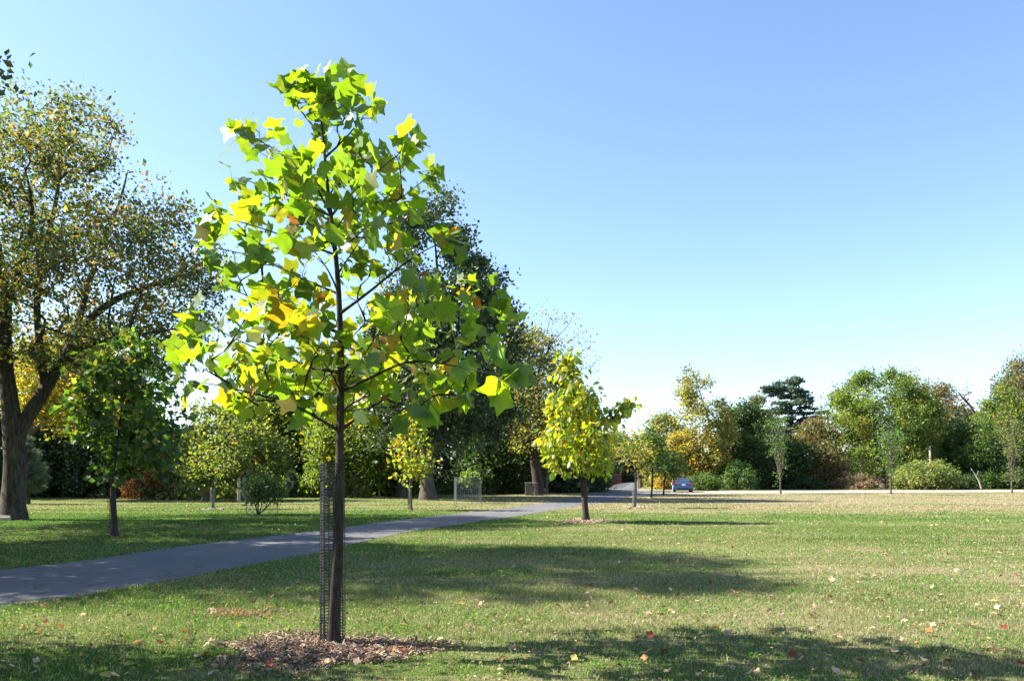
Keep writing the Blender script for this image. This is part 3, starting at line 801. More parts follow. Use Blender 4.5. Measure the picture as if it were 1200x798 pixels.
# ================================================================== OTHER TREES
# -- the old tree on the left
def at(d): return lambda px, py, dd=0.: W(px, py, d + dd)
f = at(29.5)
tree('old_tree', 'large old forked tree with furrowed grey trunk and thin olive and rust leaves', 'tree', 20, 608.5,
     [(112, 55, 80), (122, 10, 105), (140, -45, 135), (165, -80, 150), (200, -110, 178), (240, -140, 212), (290, -160, 248), (330, -170, 254), (370, -170, 240), (398, -165, 228), (412, -80, 218), (425, 55, 208), (445, 95, 185), (460, 110, 165)],
     .50, [((.065, .085, .035), 5), ((.10, .11, .035), 3), ((.17, .13, .04), 3), ((.045, .07, .035), 4), ((.22, .12, .06), 1)], leaf=.145, ncl=680, lpc=80, cr=.85, gaus=.42, shell=.3, gap=.36, gs=.5, depth=.95, seed=2, bark=bark_mat('furrowed dark bark', (.018, .014, .011), (.105, .085, .068), 5, 1.0), tip=.010, flat=.75, d=29.5, flare=.0, lump=.10, up=.3, mix=.6,
     trunk_prof=[(0, .52), (.25, .44), (.8, .38), (2.6, .37), (3.4, .33), (5, .27), (8, .20), (13, .07)],
     limb_r=[(.26, .06), (.15, .04), (.13, .035), (.13, .035), (.16, .05), (.14, .04)],
     trunk_pts=[f(16, 608.5), f(16, 575), f(18, 540), f(15, 505), f(12, 465), f(6, 430), f(5, 395), f(8, 350), f(0, 300), f(-12, 250), f(-18, 200)],
     limbs=[[f(17, 512), f(28, 492), f(46, 470, .3), f(58, 448, .5), f(72, 425, .8), f(88, 395, 1.2), f(110, 365, 1.5), f(145, 345, 2), f(190, 330, 2.2), f(235, 318, 2.4)],
            [f(52, 458, .4), f(50, 425, .6), f(44, 390, .5), f(42, 350, .2), f(50, 300, 0), f(66, 240, 0), f(72, 180, 0), f(68, 140, 0)],
            [f(70, 430, .7), f(95, 405, -.5), f(125, 398, -1.5), f(165, 392, -2.5), f(205, 385, -3)],
            [f(88, 395, 1.2), f(98, 350, 2), f(115, 300, 2.5), f(140, 240, 3), f(150, 200, 3)],
            [f(6, 430), f(-25, 395, -1), f(-60, 350, -2), f(-100, 310, -3)],
            [f(8, 350), f(30, 300, -1.5), f(42, 250, -2.5), f(30, 200, -3)]])
# -- the tree outside the frame whose shade falls over the path, its twigs reach the top corner
tree('shade_tree', 'spreading tree whose twig tips hang into the top corner of the sky', 'tree', -333, 651,
     [(-400, -480, -320), (-320, -620, -230), (-220, -700, -170), (-120, -720, -130), (-30, -720, -105), (10, -715, -110), (60, -710, -100), (85, -710, -60), (110, -710, -105), (200, -700, -110), (300, -660, -130), (400, -560, -180)],
     .38, P_OLIVE, leaf=.185, ncl=430, lpc=150, cr=1.0, gaus=.38, shell=.25, gap=.40, gs=.5, depth=.85, seed=3, d=16.6, tip=.010,
     extra=[W(x, y, 16.6) for x, y in ((-44, 78), (-58, 84))])
tree('shade_tree', 'smaller leafy tree out of sight, seen by its shade on the near grass', 'tree', -733, 784,
     [(-40, -800, -640), (40, -1100, -400), (120, -1280, -230), (220, -1300, -170), (330, -1200, -170), (420, -1000, -300)],
     .16, P_MID, leaf=.15, ncl=170, lpc=60, cr=.75, shell=.35, gap=.25, seed=4, d=6.3, tip=.008, depth=.42)
tree('shade_tree', 'broad tree out of sight past the old forked one, shading the far lawn', 'tree', -420, 626,
     [(60, -480, -330), (120, -600, -200), (220, -650, -90), (330, -640, -60), (420, -560, -100), (480, -500, -200)],
     .30, P_OLIVE, leaf=.22, ncl=120, lpc=80, cr=1.1, shell=.35, gap=.2, seed=5, d=23.0)

# -- young planted trees
tree('maple_sapling', 'dark green young tree with broad lobed leaves and a black guarded trunk beyond the path', 'tree', 135, 628,
     [(393, 155, 170), (415, 118, 190), (445, 100, 197), (480, 90, 200), (515, 92, 203), (540, 105, 200), (560, 118, 172)],
     .075, [((.055, .10, .02), 5), ((.08, .135, .022), 3), ((.04, .08, .025), 3), ((.18, .17, .025), 1.5)], leaf=.15, ncl=140, lpc=19, cr=.36, templ='tulip', mat=M_LEAF, bark=M_BARKD,
     shell=.35, gap=.05, seed=11, tip=.006, d=21.3)
tree('yellow_sapling', 'bright yellow young tree with drooping oval leaves standing alone on a small mulch ring', 'tree', 687, 611.5,
     [(413, 655, 672), (430, 658, 680), (445, 660, 686), (455, 652, 694), (470, 648, 704), (490, 640, 712), (510, 634, 716), (526, 634, 718), (538, 640, 720), (547, 648, 722), (553, 660, 710)],
     .105, [((.17, .205, .03), 5), ((.22, .225, .035), 4), ((.10, .17, .025), 4), ((.26, .22, .04), .5), ((.06, .12, .02), 1)], leaf=.205, ncl=135, lpc=18, cr=.32, templ='oval', mat=M_BIG, bark=M_BARKD,
     shell=.4, gap=.0, seed=12, tip=.006, droop=1.3, axis_out=.8, d=27.9, up=.3, trunk_pts=[W(687, 611.5, 27.9), W(685, 585, 27.9), W(684, 555, 27.9), W(680, 510, 27.9), W(673, 460, 27.9), W(665, 425, 27.9)],
     extra=[W(x, y, 27.7) for x, y in ((712, 495), (718, 488), (723, 482), (728, 476), (733, 473), (738, 471), (741, 474), (735, 480), (727, 487))] + [W(664, 424 + 5 * i, 27.9) for i in range(6)],
     limbs=[[W(684, 545, 27.9), W(700, 520, 27.8), W(716, 492, 27.7), W(732, 472, 27.6), W(741, 469, 27.5)]])
# leafy arm of the yellow tree is covered by its own clump
tree('young_tree', 'slim sapling with a yellow and rust crown in front of the huge dark tree', 'tree', 482, 597.5,
     [(478, 480, 490), (495, 470, 500), (515, 463, 506), (535, 460, 510), (555, 468, 500), (562, 474, 492)],
     .055, [((.20, .18, .03), 3), ((.13, .17, .03), 5), ((.24, .12, .03), .5), ((.07, .12, .03), 4)], leaf=.19, ncl=75, lpc=13, cr=.42, templ='oval', mat=M_BIG, seed=13, tip=.006, gap=.05, d=37.8)
tree('young_tree', 'sapling with thin yellow green crown and pale trunk beside the caged shrub', 'tree', 250, 596.5,
     [(505, 236, 262), (525, 228, 272), (545, 226, 274), (562, 238, 264), (570, 244, 258)],
     .05, [((.17, .17, .03), 3), ((.10, .14, .03), 5), ((.24, .16, .04), .6)], leaf=.17, ncl=60, lpc=11, cr=.42, seed=14, tip=.006, gap=.1, d=38.8, bark=M_BARKY)
tree('young_tree', 'guarded sapling with sparse yellowish crown standing before the footbridge', 'tree', 744, 595,
     [(506, 735, 752), (518, 727, 762), (530, 725, 766), (541, 731, 762), (549, 738, 754)],
     .055, [((.20, .18, .035), 4), ((.11, .15, .03), 4), ((.28, .17, .05), 2)], leaf=.18, ncl=55, lpc=12, cr=.4, seed=15, tip=.006, d=40.3, bark=M_BARKY)
tree('young_tree', 'green sapling with lifted wing shaped crown between the footbridge and the car', 'tree', 763, 583.8,
     [(500, 757, 762), (515, 752, 772), (530, 750, 782), (541, 756, 786), (550, 758, 776)],
     .075, P_MID, leaf=.22, ncl=60, lpc=22, cr=.6, seed=16, tip=.008, d=57.9, bark=M_BARKD)
tree('young_tree', 'small pale green sapling nearest the parked blue car', 'tree', 777.5, 580.5,
     [(528, 778, 786), (540, 766, 798), (552, 764, 800), (562, 768, 790)],
     .07, [((.08, .15, .05), 4), ((.06, .12, .03), 3)], leaf=.24, ncl=55, lpc=22, cr=.65, seed=17, tip=.008, d=66.4, bark=M_BARKY)
def vase(label, px, py, top, bot, xl, xr, seed, pal=P_MID):
    rng = np.random.default_rng(seed); d = GD(py); ft = at(d); root_prof = [(top, xl + 3, xr - 3), (top + 15, xl, xr), ((top + bot) / 2, xl + 4, xr - 4), (bot - 12, px - 9, px + 9), (bot, px - 6, px + 6)]
    limbs = []
    for i in range(9):
        t = (i + .5) / 9; x = xl + (xr - xl) * t; s = ft(px, bot - 2 - 3 * (i % 3))
        limbs.append([s, ft(px * .6 + x * .4, bot - (bot - top) * .4, rng.normal(0, .4)), ft(x, top + abs(t - .45) * 26 + rng.uniform(-3, 3), rng.normal(0, 1.0))])
    tree('young_tree', label, 'tree', px, py, root_prof, .085, pal, leaf=.17, ncl=80, lpc=11, cr=.42, seed=seed, tip=.01, low=.2, curve=.6, shell=.2, gap=.1,
         trunk_pts=[ft(px, py), ft(px - .5, bot + 8), ft(px, (top + bot) / 2), ft(px, top + 10)], limbs=limbs, d=d, bark=M_BARK, mix=.3)
vase('slender vase shaped sapling before the dark hedge trees under the layered pine', 915, 578.8, 490, 566, 895, 925, 21, [((.07, .13, .035), 4), ((.05, .10, .03), 2)])
vase('short upright sapling with feathery green shoots in front of the vine covered mound', 1044, 579.6, 503, 556, 1029, 1059, 22, [((.06, .14, .035), 4), ((.08, .15, .04), 2)])
vase('tall narrow sapling with bluish leaves before the gold flecked tall tree', 1186, 577.6, 482, 566, 1170, 1200, 23, [((.09, .14, .06), 3), ((.16, .14, .06), 2)])

def conifer(name, label, px, py, top, hw_px, pal, seed, d=None, n_t=11, dens=1.0, r=.08, bottom_gap=.12, leaf=.16, bark=None):
    rng = np.random.default_rng(seed); d = d or GD(py); base = W(px, py, d); base[2] = 0; H = W(0, top, d)[2]; hw = hw_px / F * d
    root = empty(name, base); tag(root, label, 'tree')
    S = Skel(); S.line([base, base + (0, 0, H * .5), base + (0, 0, H)], attach=True, step=H / 20)
    C, A = [], []; polys = []
    P0 = np.array(S.pos); R0 = np.linspace(r, .01, len(P0)); polys.append((P0, R0, 8))
    for k in range(n_t):
        t = k / (n_t - 1); z = H * (bottom_gap + (.97 - bottom_gap) * t); rad = hw * (1 - t) ** .75 * (1 - .25 * (t < .12)) + .05 * hw
        nb = max(4, int(9 * (1 - t * .5)))
        for i in range(nb):
            a = rng.uniform(0, 2 * math.pi); Lb = rad * rng.uniform(.75, 1.12)
            pts = [np.array((base[0] + math.cos(a) * Lb * s, base[1] + math.sin(a) * Lb * s, z + Lb * (.38 * s - .1 * s * s) + rng.normal(0, .01))) for s in np.linspace(0, 1, 5)]
            polys.append((np.array(pts), np.linspace(r * .25, .006, 5), 4))
            n = int(34 * dens * (.3 + Lb / hw))
            s = rng.random(n) ** .7; p = np.array([np.interp(s, np.linspace(0, 1, 5), np.array(pts)[:, j]) for j in range(3)]).T
            p += rng.standard_normal((n, 3)) * np.array((.09, .09, .06)) * hw
            C.append(p); dv = unit(np.array(pts[-1]) - np.array(pts[0])); A.append(np.tile(dv, (n, 1)) + rng.standard_normal((n, 3)) * .7 + (0, 0, .3))
    tubes_mesh('trunk', polys, bark or M_BARKD, root)
    C = np.concatenate(C); A = np.concatenate(A); n = len(C)
    V, Fc, cc = leaves_arr(C, leaf * (.7 + .6 * rng.random(n)), A, rng.standard_normal((n, 3)), pick_cols(rng, pal, n), TEMPL['needle'])
    link_mesh('crown', np_mesh('crown', V, [Fc], cc), M_NEEDLE, root)
    return root
conifer('pine_sapling', 'small soft grey green pine on bare stem just behind the old forked trunk', 33, 590.5, 513, 21, [((.10, .16, .10), 3), ((.13, .19, .12), 2)], 31, d=45.5, n_t=12, dens=2.6, leaf=.24, bottom_gap=.20, r=.13)
conifer('spruce_sapling', 'small dusky blue spruce by the wood edge left of two grey trunks', 435, 581.3, 551, 8, P_BLUE, 32, n_t=10, dens=2.0, bottom_gap=.03, leaf=.26)
conifer('spruce_sapling', 'squat dark blue spruce at the wood edge behind the caged leafless-stemmed shrub', 341, 583, 553, 10, P_BLUE, 33, n_t=10, dens=2.0, bottom_gap=.03, leaf=.26)

# -- big trees at the wood edge
def big(name, label, px, py, top, bot, xl, xr, r, pal, seed, peak=None, d=None, tp=.55, bw=.6, prof=None, **kw):
    a = dict(leaf=.30, ncl=120, lpc=130, cr=1.35, gaus=.42, gap=.16, gs=.22, shell=.7, tip=.02, flare=.4, vol=.9, mix=.7)
    a.update(kw)
    return tree(name, label, 'tree', px, py, prof or auto_prof(top, bot, xl, xr, peak, tp, bw), r, pal, seed=seed, d=d, **a)
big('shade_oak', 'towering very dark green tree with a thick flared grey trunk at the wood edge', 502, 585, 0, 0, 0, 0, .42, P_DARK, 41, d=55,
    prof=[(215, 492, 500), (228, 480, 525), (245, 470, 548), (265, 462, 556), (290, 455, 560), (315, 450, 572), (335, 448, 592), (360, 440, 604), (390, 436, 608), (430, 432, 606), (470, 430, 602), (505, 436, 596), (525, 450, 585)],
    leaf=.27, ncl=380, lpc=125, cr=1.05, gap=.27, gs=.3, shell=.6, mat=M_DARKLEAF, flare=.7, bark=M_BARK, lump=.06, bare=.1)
big('edge_tree', 'straight grey trunk beside the flared oak, its crown mixed purple brown and green', 470, 580.5, 350, 520, 432, 512, .33, [((.09, .07, .055), 3), ((.07, .09, .04), 3), ((.15, .10, .08), 2)], 42, d=62, bark=M_BARK)
big('edge_tree', 'tree with yellow olive leaves on a dark leaning trunk behind the litter bin', 632, 580, 0, 0, 0, 0, .42, [((.14, .14, .05), 4), ((.20, .17, .045), 3), ((.09, .11, .045), 4)], 43, d=68,
    prof=[(385, 598, 635), (400, 590, 648), (425, 585, 655), (455, 583, 668), (485, 588, 680), (510, 595, 675), (528, 605, 655)],
    leaf=.27, ncl=240, lpc=46, cr=1.15, gap=.26, bark=M_BARKD,
    trunk_pts=[W(632, 580, 68), W(628, 545, 68), W(622, 510, 68), W(622, 480, 68), W(630, 445, 68), W(636, 410, 68), W(645, 372, 68)],
    limbs=[[W(622, 480, 68), W(640, 455, 67), W(662, 430, 67), W(690, 405, 66)], [W(630, 445, 68), W(618, 415, 69), W(605, 390, 69), W(600, 372, 69)],
           [W(640, 455, 67), W(662, 445, 67), W(688, 432, 67)], [W(633, 430, 68), W(648, 400, 67), W(668, 380, 67), W(672, 368, 67)]])
# its bare upper twigs
tree('bare_tree', 'leafless fine twigs rising above the yellow olive crown next to the sky', 'tree', 640, 580, [(358, 612, 655), (380, 605, 688), (405, 610, 702), (430, 630, 705), (450, 640, 690)],
     .14, [((.16, .13, .06), 1)], leaf=.2, ncl=260, lpc=3, cr=.7, seed=44, d=70.5, tip=.008, low=.7, curve=.15, shell=.4, gap=0, bark=M_BARK)
big('edge_tree', 'bushy deep green tree filling the gap between the flared oak and the bin', 575, 579.5, 405, 566, 545, 640, .3, P_DARK, 45, d=74, ncl=200, bw=.9)
big('edge_tree', 'dark round tree on the bank just left of the footbridge railing', 668, 577, 455, 570, 620, 712, .3, P_DARK, 46, d=84, ncl=190, bw=.95)
big('edge_tree', 'yellow green hanging tree low behind the yellow and rust sapling', 452, 582, 470, 570, 415, 500, .2, P_YG, 47, d=66, ncl=130, bw=.9)
big('edge_tree', 'tall grey green tree rising behind the left half of the tulip tree crown', 352, 578, 395, 560, 300, 405, .35, [((.085, .13, .045), 4), ((.12, .16, .055), 3), ((.06, .09, .035), 2)], 48, d=76, ncl=210)
big('edge_tree', 'leafy medium green tree directly behind the black mesh sleeve', 405, 580, 425, 572, 362, 450, .3, P_YG, 49, d=70, ncl=190, bw=.95)
big('edge_tree', 'broad yellow green tree drooping behind the tulip tree trunk', 415, 583, 468, 560, 372, 462, .2, P_YG, 50, d=60, ncl=110, bw=.8, leaf=.26)
big('field_tree', 'wide loose tree with speckled green and gold leaves, short dark trunk behind the caged shrub', 242, 586.5, 0, 0, 0, 0, .24, [((.09, .13, .04), 5), ((.13, .16, .04), 3), ((.22, .19, .04), 2)], 51, d=52.4,
    prof=[(466, 258, 285), (478, 232, 308), (495, 226, 322), (515, 222, 330), (535, 214, 332), (555, 216, 328), (568, 228, 318)], leaf=.25, ncl=170, lpc=62, cr=.95, gap=.16, bare=.1)
big('edge_tree', 'green thicket tree between the wide loose tree and the tall grey green one', 318, 580, 430, 575, 268, 362, .25, P_YG, 52, d=72, ncl=170, bw=.95)
big('edge_tree', 'small dark cone shaped tree against the sky gap past the red shrub', 216, 582, 500, 578, 186, 246, .2, P_DARK, 53, d=68, ncl=110, tp=.8, bw=.95, mat=M_DARKLEAF)
big('edge_tree', 'golden and orange leaved tree seen through the fork of the old tree', 22, 584, 368, 500, 20, 150, .22, [((.24, .20, .03), 4), ((.28, .14, .03), 2), ((.13, .16, .03), 4)], 54, d=54, ncl=230, lpc=60, leaf=.26, gap=.2, gaus=.5)
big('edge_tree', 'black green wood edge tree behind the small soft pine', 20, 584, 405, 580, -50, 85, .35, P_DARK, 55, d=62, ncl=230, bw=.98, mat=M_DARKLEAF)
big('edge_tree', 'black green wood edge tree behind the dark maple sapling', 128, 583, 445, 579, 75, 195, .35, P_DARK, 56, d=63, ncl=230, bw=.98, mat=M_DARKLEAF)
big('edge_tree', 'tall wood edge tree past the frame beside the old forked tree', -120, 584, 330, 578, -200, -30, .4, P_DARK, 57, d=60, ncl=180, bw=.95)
big('red_shrub', 'rust red leaved shrub low at the wood edge', 178, 585.5, 528, 584, 150, 204, .1, P_RED, 58, d=55, ncl=95, lpc=50, cr=.6, leaf=.22, bw=.9, tip=.012)

# beyond the bridge and the right side of the field
big('far_tree', 'pale hazy green tree far beyond the footbridge', 715, 566, 505, 562, 690, 748, .3, [((.10, .13, .07), 3), ((.13, .15, .07), 2)], 61, d=165, leaf=.5, ncl=120, cr=2.2, bw=.95)
big('far_tree', 'round tree closing the view at the end of the footbridge', 742, 566, 515, 566, 712, 790, .35, P_MID, 62, d=172, leaf=.5, ncl=150, cr=2.4, bw=.98)
big('bank_tree', 'pale cream and lime feathery tree behind the sapling with the wing shaped crown', 780, 572, 482, 570, 752, 812, .25, [((.20, .19, .08), 4), ((.14, .16, .06), 4)], 63, d=122, leaf=.36, ncl=130, gap=.24, cr=1.5)
big('bank_tree', 'orange gold low tree overhanging the parked blue car', 796, 574, 508, 572, 768, 832, .22, [((.33, .22, .05), 4), ((.22, .19, .05), 4), ((.12, .14, .04), 2)], 64, d=98, leaf=.3, ncl=140, cr=1.1, bw=.95)
big('bank_tree', 'tall open yellow tree with a thin dark trunk right of the car', 832, 575, 0, 0, 0, 0, .22, [((.26, .21, .045), 4), ((.16, .16, .05), 4), ((.07, .10, .04), 3)], 65, d=96,
    prof=[(433, 804, 818), (448, 798, 834), (470, 797, 846), (490, 800, 860), (510, 806, 862), (530, 810, 858), (550, 815, 850)], leaf=.28, ncl=190, lpc=52, cr=1.0, gap=.26, gs=.3, bark=M_BARKD)
big('bank_tree', 'dense dark bushy tree between the open yellow tree and the layered pine', 872, 573.5, 468, 573, 838, 908, .3, P_DARK, 66, d=100, ncl=200, bw=.98, peak=880)
big('bank_tree', 'brown topped tree rising behind the dark bushy one', 880, 570, 462, 560, 868, 912, .25, P_BROWN, 67, d=112, ncl=100, cr=1.2)
big('bank_tree', 'dark green low tree under the layered pine', 925, 573, 512, 573, 896, 958, .25, P_DARK, 68, d=101, ncl=140, bw=.98)
big('bank_tree', 'tan and olive tree tangled with dry vines between pine and big round tree', 955, 572.5, 492, 572, 924, 990, .25, P_BROWN, 69, d=102, ncl=170, bw=.95)
big('bank_tree', 'big rounded yellow green tree, the fullest crown along the far side of the field', 1035, 572.5, 0, 0, 0, 0, .45, P_YG, 70, d=108,
    prof=[(437, 1015, 1045), (445, 1000, 1062), (460, 982, 1078), (480, 970, 1090), (505, 965, 1097), (530, 966, 1098), (548, 975, 1095), (560, 990, 1090)], leaf=.32, ncl=300, lpc=150, cr=1.5, gap=.06, gs=.2, bw=.9)
big('bank_tree', 'deep green shaded tree tucked behind the vine covered mound', 1095, 572, 500, 572, 1060, 1125, .3, P_DARK, 71, d=114, ncl=150, bw=.98)
big('bank_tree', 'brown and plum woodland crown beyond the big rounded tree', 1088, 567, 450, 540, 1050, 1140, .35, P_BROWN, 72, d=135, leaf=.38, ncl=170, cr=1.8)
big('bank_tree', 'soft green tree with drooping sides right of the vine covered mound', 1138, 572.5, 488, 572, 1102, 1178, .3, P_MID, 73, d=104, ncl=190, bw=.95)
big('bank_tree', 'gold flecked tall tree behind the tall narrow sapling', 1172, 572, 452, 570, 1142, 1210, .32, P_YG, 74, d=108, ncl=210, bw=.95)
big('bank_tree', 'tall grey green tree cut by the picture border above the gold flecked one', 1196, 570, 410, 560, 1160, 1245, .4, [((.07, .09, .05), 4), ((.12, .12, .06), 2), ((.2, .13, .06), 1)], 75, d=122, leaf=.34, ncl=200, cr=1.6, gap=.24)
big('bank_tree', 'green tree past the frame at the end of the far bank', 1240, 571, 440, 570, 1195, 1300, .35, P_MID, 76, d=112, ncl=170, bw=.95)
tree('dead_tree', 'bare leaning dead tree with forked grey branches above the woodland crowns', 'tree', 1150, 571, [(436, 1108, 1140), (450, 1098, 1146), (470, 1105, 1140)],
     .17, P_BROWN, leaf=.2, ncl=60, lpc=0, cr=2, seed=77, d=118, tip=.012, low=.6, curve=.15, gap=0, bark=M_BARK,
     trunk_pts=[W(1158, 571, 118), W(1150, 520, 118), W(1140, 478, 118), W(1124, 462, 118), W(1116, 448, 118), W(1112, 438, 118)])
# layered pine behind
def layered_pine():
    d = 118; rng = np.random.default_rng(80); base = W(928, 572, d); base[2] = 0; fp = at(d)
    root = empty('layered_pine', base); tag(root, 'tall blue green pine with flat layered boughs above the other far trees', 'tree')
    top = fp(925, 446); trunk = np.array([base, fp(930, 520), fp(928, 480), top]); polys = [(resample(trunk, 16), np.linspace(.4, .06, 16), 10)]
    C, A = [], []
    for (py, xl, xr) in [(449, 904, 938), (456, 898, 944), (464, 901, 950), (473, 893, 952), (483, 897, 966), (493, 902, 968), (503, 905, 960), (515, 905, 965), (528, 905, 960)]:
        zc = fp(0, py)[2]; cx = fp(927, py)[0]
        for i in range(9):
            a = rng.uniform(0, 2 * math.pi); ext = (fp(xr, py)[0] - cx) if math.cos(a) > 0 else (cx - fp(xl, py)[0]); Lb = ext * rng.uniform(.65, 1.12); jz = rng.normal(0, .2); tl_ = rng.normal(0, .45)
            pts = np.array([(cx + math.cos(a) * Lb * s, d + math.sin(a) * Lb * s, zc + jz - .4 + (1.1 + tl_) * s * (1.3 - s) + rng.normal(0, .05)) for s in np.linspace(0, 1, 6)])
            polys.append((pts, np.linspace(.09, .02, 6), 5)); n = 190
            s = .25 + .75 * rng.random(n); p = np.array([np.interp(s, np.linspace(0, 1, 6), pts[:, j]) for j in range(3)]).T
            p += rng.standard_normal((n, 3)) * np.array((.3, .3, .08)); C.append(p)
            A.append(np.tile(unit(pts[-1] - pts[0]), (n, 1)) * .6 + rng.standard_normal((n, 3)) * .5 + (0, 0, .5))
    tubes_mesh('trunk', polys, M_BARKD, root); C = np.concatenate(C); A = np.concatenate(A); n = len(C)
    V, Fc, cc = leaves_arr(C, .42 * (.7 + .6 * rng.random(n)), A, rng.standard_normal((n, 3)), pick_cols(rng, [((.075, .125, .095), 5), ((.10, .15, .11), 3)], n), TEMPL['rhomb'])
    link_mesh('crown', np_mesh('crown', V, [Fc], cc), M_NEEDLE, root)
layered_pine()

# -- low shrubs
def shrub(name, label, px, py, top, xl, xr, pal, seed, d=None, cat='shrub', leaf=.24, ncl=90, lpc=55, cr=.6, **kw):
    return big(name, label, px, py, top, py - 1.0, xl, xr, kw.pop('r', .05), pal, seed, d=d, leaf=leaf, ncl=ncl, lpc=lpc, cr=cr, bw=.97, tp=.45, tip=.012, **{'gap': 0, **kw})
PV = [((.16, .19, .06), 4), ((.22, .22, .09), 3), ((.09, .14, .04), 3)]
o = shrub('vine_mound', 'rounded mound smothered in pale green vines at the edge of the far road', 1084, 573.5, 540, 1050, 1117, PV, 91, d=97, ncl=240, lpc=70, cr=.8, gap=0)
o['category'] = 'shrub'
for i, (lb, px, py, top, xl, xr, pal) in enumerate([
    ('straw coloured weedy shrub right under the red leaved shrub', 205, 585, 571, 178, 232, PV),
    ('pale lime scrub behind the short dark trunk of the wide loose tree', 262, 583.5, 566, 225, 300, PV),
    ('grey green scrub seen through the wire cage of the stemmed shrub', 318, 582.5, 562, 290, 345, P_MID),
    ('yellow green shrub left of the black mesh sleeve', 368, 582.5, 556, 350, 392, P_YG),
    ('light green shrub right of the tulip tree trunk at the wood edge', 410, 582.5, 560, 396, 432, PV),
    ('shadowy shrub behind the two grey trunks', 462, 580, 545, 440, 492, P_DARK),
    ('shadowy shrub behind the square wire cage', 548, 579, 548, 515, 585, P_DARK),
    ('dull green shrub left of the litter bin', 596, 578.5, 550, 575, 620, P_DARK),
    ('grey green shrub between the leaning trunk and the yellow tree', 655, 577, 548, 632, 682, [((.07, .09, .05), 3), ((.04, .06, .03), 3)]),
    ('dark shrub at the foot of the footbridge railing', 693, 575.5, 552, 676, 712, P_DARK),
    ('leafy shrub right of the parked car', 822, 574.5, 556, 808, 840, P_MID),
    ('bright green leafy shrub below the dense dark bushy tree', 862, 574, 540, 846, 884, [((.08, .14, .04), 3), ((.05, .10, .03), 3)]),
    ('dark low shrub under the tan and olive tree', 930, 573, 556, 900, 965, P_DARK),
    ('dark green shrub right of the vine covered mound', 1122, 573, 556, 1106, 1142, P_DARK),
    ('leafy shrub around the leaning dead stem', 1152, 573, 550, 1134, 1172, P_MID),
    ('dark shrub behind the tall narrow sapling', 1192, 573, 548, 1170, 1225, P_DARK),
]):
    shrub('shrub', lb, px, py, top, xl, xr, pal, 100 + i, d=min(GD(py), 103), ncl=70, lpc=48, cr=.7)
shrub('brush_pile', 'tangle of pinkish dead brushwood with dry vines beside the far road', 1000, 573.2, 554, 978, 1026, [((.30, .20, .16), 3), ((.20, .15, .12), 2), ((.12, .14, .07), 2), ((.32, .05, .05), .25)], 130, d=98, lpc=26, ncl=110, leaf=.2, bark=M_BARKP)

# -- far woodland mass closing every gap
def woodland():
    r = np.random.default_rng(200); C = []; S_ = []
    tops = np.array([(-400, 470), (0, 470), (190, 515), (232, 520), (300, 470), (420, 455), (600, 470), (690, 528), (790, 535), (850, 520), (960, 520), (1100, 490), (1230, 490), (1600, 480)], float)
    n = 70000; px = r.uniform(-350, 1550, n); d = np.where(px < 690, r.uniform(76, 96, n), r.uniform(116, 138, n)); d = np.where((px > 690) & (px < 790), r.uniform(176, 196, n), d)
    tp = np.interp(px, tops[:, 0], tops[:, 1]) + 10 * np.sin(px * .11) + 6 * np.sin(px * .31 + 2) + r.random(n) * 10
    zt = EYE - (tp - HY) / F * d; z = zt * r.random(n) ** .9
    C = np.stack([(px - 600) / F * d, d, z], 1)
    ci = r.integers(0, 4, n); col = np.array([(.032, .055, .02), (.045, .075, .025), (.06, .08, .03), (.035, .06, .03)])[ci] * (1 + .2 * r.standard_normal((n, 1)))
    V, Fc, cc = leaves_arr(C, .75 * (.6 + .8 * r.random(n)), r.standard_normal((n, 3)), r.standard_normal((n, 3)), np.clip(col, .01, .3), TEMPL['rhomb'])
    o = link_mesh('woodland', np_mesh('woodland', V, [Fc], cc), M_DARKLEAF); tag(o, kind='stuff')
woodland()

# ================================================================== BUILT THINGS
# -- footbridge
M_RUST = plain_mat('weathering steel', (.13, .055, .04), .8, var=.35, scale=3)
M_CONC = plain_mat('tan concrete', (.46, .38, .24), .85, var=.2, scale=5)
def footbridge():
    root = empty('footbridge', BMID, 0.0); tag(root, 'footbridge with rusty brown picket railings between tan end posts at the path end', 'bridge')
    Lb = 38.0
    def pt(t, s, z):  # t along, s across
        return BMID + BD * t + BN * s + np.array((0, 0, z + .35 * math.sin(min(1, t / Lb * 1.0) * math.pi / 2)))
    V, Fq = [], []
    hw = BW / 2 - .15; n = 30
    for i in range(n + 1):
        t = Lb * i / n
        for (s, z) in ((-hw, .012), (hw, .012), (hw, -.3), (-hw, -.3)): V.append(pt(t, s, z))
    for i in range(n):
        for j in range(4): Fq.append((i * 4 + j, i * 4 + (j + 1) % 4, i * 4 + 4 + (j + 1) % 4, i * 4 + 4 + j))
    link_mesh('deck', np_mesh('deck', np.array(V), [np.array(Fq)]), M_ASPH, root)
    for sgn in (-1, 1):
        m = MB(); s = sgn * (hw + .05)
        for z in (.10, .75, 1.62): m.tube([pt(t, s, z) for t in np.linspace(.5, Lb, 20)], .045, 5)
        k = 0; t = .5
        while t < Lb:
            big_ = k % 16 == 0
            m.tube([pt(t, s, .02), pt(t, s, 1.68 if big_ else 1.6)], .06 if big_ else .022, 4); t += .14; k += 1
        m.build('railing', M_RUST, root)
        for t, zz in ((.15, 1.12),):
            p = pt(t, sgn * (hw + .12), 0); c = MB(); c.box((p[0], p[1], zz / 2), (.42, .42, zz), rz=-math.atan2(BD[0], BD[1])); c.box((p[0], p[1], zz + .04), (.5, .5, .08), rz=-math.atan2(BD[0], BD[1])); c.build('end_post', M_CONC, root)
footbridge()

